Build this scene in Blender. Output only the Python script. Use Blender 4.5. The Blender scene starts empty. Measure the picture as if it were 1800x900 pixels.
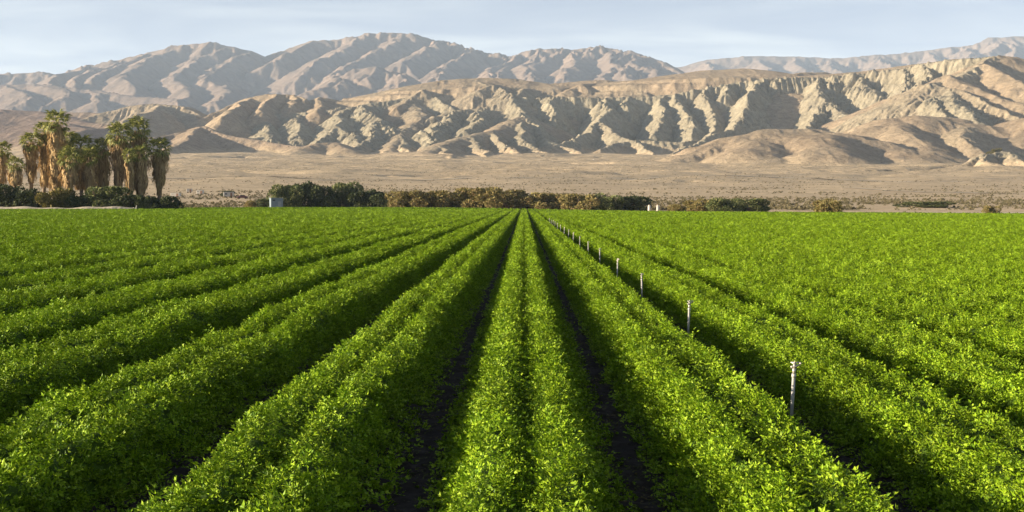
import bpy, math, random
import numpy as np

rng = np.random.default_rng(7)
random.seed(7)
R = math.radians
scene = bpy.context.scene
COL = scene.collection

# ------------------------------------------------------------------ camera
F, CX, HY, EYE = 2400.0, 921.0, 357.0, 1.9     # focal in photo px, row vanishing point, eye height
cam_d = bpy.data.cameras.new('camera')
cam = bpy.data.objects.new('camera', cam_d)
COL.objects.link(cam)
cam_d.sensor_width = 36.0
cam_d.lens = 36.0 * F / 1800.0
cam_d.shift_x = (900.0 - CX) / 1800.0
cam_d.shift_y = -(450.0 - HY) / 1800.0
cam_d.clip_start = 0.1
cam_d.clip_end = 60000
cam.location = (0, 0, EYE)
cam.rotation_euler = (R(90), 0, 0)
scene.camera = cam

# ------------------------------------------------------------------ sun and sky
SUN_EL, SUN_AZ = 10.5, -99.0        # azimuth from +Y, clockwise: the sun stands left and behind
sl = bpy.data.lights.new('sun', 'SUN')
sun = bpy.data.objects.new('sun', sl)
COL.objects.link(sun)
sl.energy = 5.0
sl.angle = R(0.5)
sl.color = (1.0, 0.85, 0.63)
sd = (math.sin(R(SUN_AZ)) * math.cos(R(SUN_EL)), math.cos(R(SUN_AZ)) * math.cos(R(SUN_EL)), math.sin(R(SUN_EL)))
import mathutils
sun.rotation_euler = mathutils.Vector(sd).to_track_quat('Z', 'Y').to_euler()

world = bpy.data.worlds.new('World')
scene.world = world
world.use_nodes = True
nt = world.node_tree
nt.nodes.clear()


def N(nt, typ, **kw):
    n = nt.nodes.new(typ)
    for k, v in kw.items():
        if k.startswith('i_'):
            key = k[2:]
            key = int(key) if key.isdigit() else key.replace('_', ' ')
            n.inputs[key].default_value = v
        else:
            setattr(n, k, v)
    return n


def L(nt, a, ao, b, bi):
    nt.links.new(a.outputs[ao], b.inputs[bi])


sky = N(nt, 'ShaderNodeTexSky', sky_type='NISHITA', sun_disc=False)
sky.sun_elevation = R(SUN_EL)
sky.sun_rotation = R(SUN_AZ)
sky.air_density = 0.3
sky.dust_density = 0.3
sky.ozone_density = 2.5
tc = N(nt, 'ShaderNodeTexCoord')
# project the view direction on a high flat layer, so the cirrus streaks narrow to the horizon
sx = N(nt, 'ShaderNodeSeparateXYZ')
L(nt, tc, 'Generated', sx, 0)
zc = N(nt, 'ShaderNodeMath', operation='ADD'); zc.inputs[1].default_value = 0.12
zm = N(nt, 'ShaderNodeMath', operation='MAXIMUM'); zm.inputs[1].default_value = 0.0
L(nt, sx, 2, zm, 0); L(nt, zm, 0, zc, 0)
dx = N(nt, 'ShaderNodeMath', operation='DIVIDE'); dy = N(nt, 'ShaderNodeMath', operation='DIVIDE')
L(nt, sx, 0, dx, 0); L(nt, zc, 0, dx, 1); L(nt, sx, 1, dy, 0); L(nt, zc, 0, dy, 1)
cb = N(nt, 'ShaderNodeCombineXYZ')
L(nt, dx, 0, cb, 0); L(nt, dy, 0, cb, 1)
mp = N(nt, 'ShaderNodeMapping'); mp.inputs['Rotation'].default_value = (0, 0, R(12)); mp.inputs['Scale'].default_value = (0.9, 2.2, 1)
mp.inputs['Location'].default_value = (3.3, 1.2, 0)
L(nt, cb, 0, mp, 0)
cn = N(nt, 'ShaderNodeTexNoise', i_Scale=1.1, i_Detail=8.0, i_Roughness=0.55, i_Distortion=0.5)
L(nt, mp, 0, cn, 'Vector')
cr = N(nt, 'ShaderNodeMapRange'); cr.inputs['From Min'].default_value = 0.36; cr.inputs['From Max'].default_value = 0.72
cr.inputs['To Min'].default_value = 0.5
cr.inputs['To Max'].default_value = 1.0; cr.interpolation_type = 'SMOOTHSTEP'
L(nt, cn, 'Fac', cr, 0)
# a thin layer is seen through more air low down: its cover falls off as 1 / sin(elevation)
th = N(nt, 'ShaderNodeMath', operation='DIVIDE', use_clamp=True); th.inputs[0].default_value = 0.10
za = N(nt, 'ShaderNodeMath', operation='ADD'); za.inputs[1].default_value = 0.015
L(nt, zm, 0, za, 0); L(nt, za, 0, th, 1)
tm = N(nt, 'ShaderNodeMath', operation='MULTIPLY')
L(nt, th, 0, tm, 0); L(nt, cr, 0, tm, 1)
cm = N(nt, 'ShaderNodeMix', data_type='RGBA')
L(nt, tm, 0, cm, 0)
hsv = N(nt, 'ShaderNodeHueSaturation', i_Saturation=0.9, i_Value=1.0)
L(nt, sky, 0, hsv, 'Color')
L(nt, hsv, 0, cm, 6)
cm.inputs[7].default_value = (6.9, 7.3, 7.2, 1)
bg = N(nt, 'ShaderNodeBackground', i_Strength=0.05)
L(nt, cm, 2, bg, 0)
wo = N(nt, 'ShaderNodeOutputWorld')
L(nt, bg, 0, wo, 0)

scene.view_settings.view_transform = 'Standard'
scene.view_settings.look = 'None'
scene.view_settings.exposure = 1.6
scene.view_settings.gamma = 1.0
scene.view_settings.use_curve_mapping = False
scene.cycles.max_bounces = 4
scene.cycles.diffuse_bounces = 2
scene.cycles.volume_bounces = 1
scene.cycles.use_denoising = True


# ------------------------------------------------------------------ helpers
def tag(o, label=None, cat=None, group=None, kind=None):
    if label: o['label'] = label
    if cat: o['category'] = cat
    if group: o['group'] = group
    if kind: o['kind'] = kind
    return o


def obj(name, me, parent=None, loc=None, rot=None, scale=None):
    o = bpy.data.objects.new(name, me)
    COL.objects.link(o)
    if parent: o.parent = parent
    if loc is not None: o.location = loc
    if rot is not None: o.rotation_euler = rot
    if scale is not None: o.scale = scale
    return o


def mesh(name, V, Fc, mat=None, smooth=False):
    me = bpy.data.meshes.new(name)
    V = np.asarray(V, dtype=np.float32)
    me.vertices.add(len(V)); me.vertices.foreach_set('co', V.ravel())
    if len(Fc):
        if isinstance(Fc, np.ndarray):
            n, k = Fc.shape
            tot = np.full(n, k, dtype=np.int32); flat = Fc.ravel().astype(np.int32)
        else:
            tot = np.array([len(f) for f in Fc], dtype=np.int32)
            flat = np.array([i for f in Fc for i in f], dtype=np.int32)
        me.loops.add(len(flat)); me.loops.foreach_set('vertex_index', flat)
        me.polygons.add(len(tot))
        st = np.concatenate([[0], np.cumsum(tot)[:-1]]).astype(np.int32)
        me.polygons.foreach_set('loop_start', st)
        me.polygons.foreach_set('loop_total', tot)
        me.polygons.foreach_set('use_smooth', np.full(len(tot), smooth))
    me.update(calc_edges=True)
    if mat: me.materials.append(mat)
    return me


def attr(me, name, typ, data, dom='POINT'):
    a = me.attributes.new(name, typ, dom)
    key = 'vector' if typ == 'FLOAT_VECTOR' else 'value'
    a.data.foreach_set(key, np.asarray(data).ravel())


def at(px, py, d):
    """a point of the place: photo column and row seen at distance d"""
    return ((px - CX) / F * d, d, EYE + (HY - py) / F * d)


def tilt(X):
    # the field falls gently from left to right
    return -0.30 * np.tanh(np.asarray(X, dtype=float) / 20.0)


def hash2(ix, iy, s=0):
    h = (ix.astype(np.int64) * 374761393 + iy.astype(np.int64) * 668265263 + s * 974634777) & 0xffffffff
    h = ((h ^ (h >> 13)) * 1274126177) & 0xffffffff
    h = ((h ^ (h >> 16)) * 2246822519) & 0xffffffff
    h = h ^ (h >> 15)
    return (h & 0xffffff).astype(np.float32) / 16777216.0


def vnoise(x, y, s=0):
    ix = np.floor(x); iy = np.floor(y)
    fx = (x - ix).astype(np.float32); fy = (y - iy).astype(np.float32)
    ix = ix.astype(np.int64); iy = iy.astype(np.int64)
    fx = fx * fx * fx * (fx * (fx * 6 - 15) + 10); fy = fy * fy * fy * (fy * (fy * 6 - 15) + 10)
    a = hash2(ix, iy, s); b = hash2(ix + 1, iy, s); c = hash2(ix, iy + 1, s); d = hash2(ix + 1, iy + 1, s)
    return (a + (b - a) * fx) * (1 - fy) + (c + (d - c) * fx) * fy


def fbm(x, y, o=4, s=0, g=0.5):
    r = 0; a = 1; t = 0
    for k in range(o):
        r = r + a * (vnoise(x, y, s + k) * 2 - 1); t += a; a *= g
        x, y = x * 1.9 + y * 0.6 + 17.3, y * 1.9 - x * 0.6 + 5.1
    return r / t


# ------------------------------------------------------------------ materials
def new_mat(name):
    m = bpy.data.materials.new(name); m.use_nodes = True
    m.node_tree.nodes.clear()
    return m, m.node_tree


def simple(name, col, rough=0.7, metal=0.0, var=0.15, nscale=8.0, bump=0.0, spec=0.4):
    m, nt = new_mat(name)
    p = N(nt, 'ShaderNodeBsdfPrincipled', i_Roughness=rough, i_Metallic=metal)
    p.inputs['Specular IOR Level'].default_value = spec
    o = N(nt, 'ShaderNodeOutputMaterial'); L(nt, p, 0, o, 0)
    tc = N(nt, 'ShaderNodeTexCoord')
    no = N(nt, 'ShaderNodeTexNoise', i_Scale=nscale, i_Detail=5.0)
    L(nt, tc, 'Object', no, 'Vector')
    mr = N(nt, 'ShaderNodeMapRange'); mr.inputs['To Min'].default_value = 1 - var * 2; mr.inputs['To Max'].default_value = 1 + var * 2
    L(nt, no, 'Fac', mr, 0)
    mx = N(nt, 'ShaderNodeMix', data_type='RGBA', blend_type='MULTIPLY'); mx.inputs[0].default_value = 1
    mx.inputs[6].default_value = (*col, 1)
    L(nt, mr, 0, mx, 7); L(nt, mx, 2, p, 'Base Color')
    if bump:
        b = N(nt, 'ShaderNodeBump', i_Strength=bump, i_Distance=0.05)
        L(nt, no, 'Fac', b, 'Height'); L(nt, b, 0, p, 'Normal')
    return m


def leaf_mat(name, cols, trans=0.35, rough=0.45, spec=0.35, patch=None):
    """a leaf: colour drawn per instance/face from a ramp, some light let through"""
    m, nt = new_mat(name)
    oi = N(nt, 'ShaderNodeObjectInfo')
    geo = N(nt, 'ShaderNodeNewGeometry')
    ad = N(nt, 'ShaderNodeMath', operation='ADD')
    L(nt, oi, 'Random', ad, 0); L(nt, geo, 'Random Per Island', ad, 1)
    md = N(nt, 'ShaderNodeMath', operation='FRACT'); L(nt, ad, 0, md, 0)
    cr = N(nt, 'ShaderNodeValToRGB')
    e = cr.color_ramp.elements
    while len(e) < len(cols): e.new(0.5)
    for i, c in enumerate(cols):
        e[i].position = i / (len(cols) - 1); e[i].color = (*c, 1)
    L(nt, md, 0, cr, 0)
    src = cr; so = 0
    if patch:
        no = N(nt, 'ShaderNodeTexNoise', i_Scale=patch, i_Detail=3.0)
        L(nt, geo, 'Position', no, 'Vector')
        mr = N(nt, 'ShaderNodeMapRange'); mr.inputs['From Min'].default_value = 0.3; mr.inputs['From Max'].default_value = 0.7
        mr.inputs['To Min'].default_value = 0.72; mr.inputs['To Max'].default_value = 1.22
        L(nt, no, 'Fac', mr, 0)
        mx = N(nt, 'ShaderNodeMix', data_type='RGBA', blend_type='MULTIPLY'); mx.inputs[0].default_value = 1
        L(nt, cr, 0, mx, 6); L(nt, mr, 0, mx, 7)
        src = mx; so = 2
    p = N(nt, 'ShaderNodeBsdfPrincipled', i_Roughness=rough)
    p.inputs['Specular IOR Level'].default_value = spec
    L(nt, src, so, p, 'Base Color')
    t = N(nt, 'ShaderNodeBsdfTranslucent')
    L(nt, src, so, t, 0)
    ms = N(nt, 'ShaderNodeMixShader'); ms.inputs[0].default_value = trans
    L(nt, p, 0, ms, 1); L(nt, t, 0, ms, 2)
    o = N(nt, 'ShaderNodeOutputMaterial'); L(nt, ms, 0, o, 0)
    return m


def desert_mat(name, c_tan, c_tan2, c_bad, c_bad2, scale, bump_d, speck=0.0, mauve=None, plain=None):
    m, nt = new_mat(name)
    geo = N(nt, 'ShaderNodeNewGeometry')
    n1 = N(nt, 'ShaderNodeTexNoise', i_Scale=scale, i_Detail=6.0, i_Roughness=0.6)
    n2 = N(nt, 'ShaderNodeTexNoise', i_Scale=scale * 9, i_Detail=8.0, i_Roughness=0.7)
    L(nt, geo, 'Position', n1, 'Vector'); L(nt, geo, 'Position', n2, 'Vector')
    mr = N(nt, 'ShaderNodeMapRange'); mr.inputs['From Min'].default_value = 0.35; mr.inputs['From Max'].default_value = 0.65
    L(nt, n1, 'Fac', mr, 0)
    a = N(nt, 'ShaderNodeMix', data_type='RGBA'); a.inputs[6].default_value = (*c_tan, 1); a.inputs[7].default_value = (*c_tan2, 1)
    L(nt, mr, 0, a, 0)
    b = N(nt, 'ShaderNodeMix', data_type='RGBA'); b.inputs[6].default_value = (*c_bad, 1); b.inputs[7].default_value = (*c_bad2, 1)
    L(nt, mr, 0, b, 0)
    at_ = N(nt, 'ShaderNodeAttribute', attribute_name='bad')
    c = N(nt, 'ShaderNodeMix', data_type='RGBA'); L(nt, at_, 'Fac', c, 0); L(nt, a, 2, c, 6); L(nt, b, 2, c, 7)
    if mauve:
        am = N(nt, 'ShaderNodeAttribute', attribute_name='mauve')
        c2 = N(nt, 'ShaderNodeMix', data_type='RGBA'); L(nt, am, 'Fac', c2, 0); L(nt, c, 2, c2, 6); c2.inputs[7].default_value = (*mauve, 1)
        c = c2
    if plain:
        ap = N(nt, 'ShaderNodeAttribute', attribute_name='flat')
        pm = N(nt, 'ShaderNodeMix', data_type='RGBA'); pm.inputs[6].default_value = (*plain[0], 1); pm.inputs[7].default_value = (*plain[1], 1)
        L(nt, mr, 0, pm, 0)
        c3 = N(nt, 'ShaderNodeMix', data_type='RGBA'); L(nt, ap, 'Fac', c3, 0); L(nt, c, 2, c3, 6); L(nt, pm, 2, c3, 7)
        c = c3
    m2 = N(nt, 'ShaderNodeMapRange'); m2.inputs['From Min'].default_value = 0.3; m2.inputs['From Max'].default_value = 0.7
    m2.inputs['To Min'].default_value = 0.72; m2.inputs['To Max'].default_value = 1.26
    L(nt, n2, 'Fac', m2, 0)
    d = N(nt, 'ShaderNodeMix', data_type='RGBA', blend_type='MULTIPLY'); d.inputs[0].default_value = 1
    L(nt, c, 2, d, 6); L(nt, m2, 0, d, 7)
    out = d
    if speck:
        v = N(nt, 'ShaderNodeTexVoronoi', i_Scale=speck); L(nt, geo, 'Position', v, 'Vector')
        vr = N(nt, 'ShaderNodeMapRange'); vr.inputs['From Min'].default_value = 0.12; vr.inputs['From Max'].default_value = 0.3
        vr.inputs['To Min'].default_value = 0.55; vr.inputs['To Max'].default_value = 1.0
        L(nt, v, 'Distance', vr, 0)
        d2 = N(nt, 'ShaderNodeMix', data_type='RGBA', blend_type='MULTIPLY'); d2.inputs[0].default_value = 1
        L(nt, d, 2, d2, 6); L(nt, vr, 0, d2, 7); out = d2
    p = N(nt, 'ShaderNodeBsdfPrincipled', i_Roughness=0.95); p.inputs['Specular IOR Level'].default_value = 0.1
    L(nt, out, 2, p, 'Base Color')
    bp = N(nt, 'ShaderNodeBump', i_Strength=0.8, i_Distance=bump_d)
    L(nt, n2, 'Fac', bp, 'Height'); L(nt, bp, 0, p, 'Normal')
    o = N(nt, 'ShaderNodeOutputMaterial'); L(nt, p, 0, o, 0)
    return m


M_HILL = desert_mat('hill_earth', (0.43, 0.33, 0.22), (0.355, 0.265, 0.178), (0.37, 0.32, 0.225), (0.305, 0.26, 0.185), 0.008, 5.0, speck=0.22, mauve=(0.29, 0.205, 0.155), plain=((0.57, 0.44, 0.285), (0.48, 0.37, 0.24)))
M_RANGE = desert_mat('range_rock', (0.265, 0.195, 0.148), (0.21, 0.16, 0.128), (0.4, 0.33, 0.25), (0.3, 0.26, 0.2), 0.002, 10.0)
M_PLAIN = desert_mat('desert_ground', (0.57, 0.44, 0.285), (0.48, 0.37, 0.24), (0.55, 0.46, 0.33), (0.5, 0.42, 0.3), 0.02, 0.5, speck=0.5)
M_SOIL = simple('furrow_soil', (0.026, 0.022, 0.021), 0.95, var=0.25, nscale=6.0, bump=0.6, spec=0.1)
M_ROAD = simple('pale_dirt', (0.52, 0.44, 0.33), 0.95, var=0.12, nscale=0.3, spec=0.1)
M_CROP = leaf_mat('crop_leaf', [(0.065, 0.135, 0.006), (0.16, 0.275, 0.009), (0.24, 0.365, 0.012), (0.32, 0.43, 0.03)], trans=0.12, rough=0.5, spec=0.14, patch=1.3)
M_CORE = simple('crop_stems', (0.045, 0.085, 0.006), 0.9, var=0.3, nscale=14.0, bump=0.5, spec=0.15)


# ------------------------------------------------------------------ terrain maths
def z_plain(X, d):
    t = np.clip((d - 380.0) / 1120.0, 0, None)
    z = 43.0 * t ** 1.3
    k = np.clip((d - 430) / 500.0, 0, 1)
    k2 = np.clip((d - 620) / 500.0, 0, 1)
    z = z + k2 * 7.0 * (np.abs(fbm(X / 150.0 + 9, d / 120.0, 4, 12)) - .12) + k * (1.6 * fbm(X / 140.0, d / 60.0, 4, 11) + 0.5 * fbm(X / 25.0, d / 18.0, 3, 23))
    # small dry washes that cross the slope
    w = np.abs(fbm(X / 260.0 + 3, d / 90.0, 3, 31))
    return z - k * 3.0 * np.exp(-(w / 0.035) ** 2) * np.clip((d - 700) / 400, 0, 1)


def grid_mesh(name, us, ds, Z, mat, attrs=()):
    nu, nd = len(us), len(ds)
    D, U = np.meshgrid(ds, us, indexing='ij')
    V = np.stack([U * D, D, Z], -1).reshape(-1, 3)
    i = np.arange(nd - 1)[:, None] * nu + np.arange(nu - 1)[None, :]
    Fq = np.stack([i, i + 1, i + nu + 1, i + nu], -1).reshape(-1, 4)
    me = mesh(name, V, Fq, mat, True)
    for n, a in attrs: attr(me, n, 'FLOAT', a.astype(np.float32))
    return me


def cols(px0, px1, step, wide=700, wstep=12):
    a = np.arange(px0, px1, step)
    l = np.arange(px0 - wide, px0, wstep); r = np.arange(px1, px1 + wide * 0.6, wstep)
    return (np.concatenate([l, a, r]) - CX) / F


def grad(Z, us, ds):
    D, U = np.meshgrid(ds, us, indexing='ij')
    zd, zu = np.gradient(Z, ds, us)
    gx = zu / D
    return gx, zd - U * gx


def erosion(X, Y, gx, gy, cells, amps, sharp=0.6, s0=0.25, seed=5):
    """gullies that run down the slope: oriented wave noise, each octave turned by the ones before"""
    H = np.zeros_like(X); hx = np.zeros_like(X); hy = np.zeros_like(X)
    for k, (c, a) in enumerate(zip(cells, amps)):
        tx = gx + hx; ty = gy + hy
        m = np.sqrt(tx * tx + ty * ty) + 1e-6
        st = np.minimum(m / s0, 1.0)
        px = ty / m; py = -tx / m
        x = X / c; y = Y / c
        ix = np.floor(x); iy = np.floor(y); fx = (x - ix).astype(np.float32); fy = (y - iy).astype(np.float32)
        ix = ix.astype(np.int64); iy = iy.astype(np.int64)
        va = np.zeros_like(X); wt = np.full_like(X, 1e-4); sa = np.zeros_like(X)
        for i in (-1, 0, 1, 2):
            for j in (-1, 0, 1, 2):
                ox = fx - i + 0.5 * hash2(ix + i, iy + j, seed + k); oy = fy - j + 0.5 * hash2(ix + i, iy + j, seed + 50 + k)
                w = np.exp(-(ox * ox + oy * oy) * 2.0)
                ph = (ox * px + oy * py) * 6.2832 + 6.2832 * hash2(ix + i, iy + j, seed + 90 + k)
                va += np.cos(ph) * w; sa += np.sin(ph) * w; wt += w
        va /= wt; sa /= wt
        mag = np.sqrt(va * va + sa * sa) + 1e-5
        n = va / np.maximum(mag, 0.35)
        rid = 1 - np.abs(sa / np.maximum(mag, 0.35)) * 2 if False else n
        v = rid * (1 - sharp) + sharp * (1 - 2 * np.sqrt(np.clip((1 - n) * 0.5, 0, 1)))
        H += v * a * st
        dv = -sa / np.maximum(mag, 0.35) * 6.2832 / c * a * st
        hx += dv * px; hy += dv * py
    return H


def ridge_field(X, Y, base, ridges, warp):
    Xw = X + warp[0]; Yw = Y + warp[1]
    Z = base.copy(); B = np.zeros_like(X)
    for r in ridges:
        pts = [at(*p) for p in r['p']]
        s, rr, b, conc = r.get('s', 0.7), r.get('r', 4.0), r.get('b', 0.0), r.get('c', 0.0)
        zmax = max(p[2] for p in pts)
        x0 = min(p[0] for p in pts); x1 = max(p[0] for p in pts); y0 = min(p[1] for p in pts); y1 = max(p[1] for p in pts)
        reach = r.get('reach', (zmax - 10) / s * (3.0 if conc else 1.0) + 60)
        jx = np.where((Y[:, 0] > y0 - reach) & (Y[:, 0] < y1 + reach))[0]
        if len(jx) == 0: continue
        ja, jb = jx[0], jx[-1] + 1
        uu0 = min((x0 - reach) / Y[ja, 0], (x0 - reach) / Y[jb - 1, 0]); uu1 = max((x1 + reach) / Y[ja, 0], (x1 + reach) / Y[jb - 1, 0])
        U = X[0] / Y[0, 0]
        kx = np.where((U > uu0) & (U < uu1))[0]
        if len(kx) == 0: continue
        ka, kb = kx[0], kx[-1] + 1
        xs = Xw[ja:jb, ka:kb]; ys = Yw[ja:jb, ka:kb]; bs = base[ja:jb, ka:kb]
        best = np.full_like(xs, -1e9)
        for p, q in zip(pts[:-1], pts[1:]):
            ex, ey = q[0] - p[0], q[1] - p[1]
            t = np.clip(((xs - p[0]) * ex + (ys - p[1]) * ey) / (ex * ex + ey * ey + 1e-9), 0, 1)
            dd = np.sqrt((xs - p[0] - t * ex) ** 2 + (ys - p[1] - t * ey) ** 2)
            dd = np.sqrt(dd * dd + rr * rr) - rr
            zr = p[2] + t * (q[2] - p[2])
            if conc:
                hh = np.maximum(zr - bs, 1.0)
                z = bs + hh * np.exp(-dd * s / hh / conc) * conc + hh * (1 - conc) * np.clip(1 - dd * s / hh, -1, 1)
                z = np.minimum(z, zr)
            else:
                z = zr - dd * s
            best = np.maximum(best, z)
        cur = Z[ja:jb, ka:kb]; cb_ = B[ja:jb, ka:kb]
        k = r.get('k', 3.0)
        h = np.clip(0.5 + 0.5 * (best - cur) / k, 0, 1)
        Z[ja:jb, ka:kb] = cur * (1 - h) + best * h + k * h * (1 - h)
        B[ja:jb, ka:kb] = cb_ * (1 - h) + b * h
    return Z, B


# ------------------------------------------------------------------ hills
_dd = np.linspace(500, 4200, 400)
_yy = HY - (43.0 * ((_dd - 380) / 1120) ** 1.3 - EYE) / _dd * F


def foot(y):
    return float(np.interp(-y, -_yy, _dd))


def rd(pts, **k):
    k['p'] = pts
    return k


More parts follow.
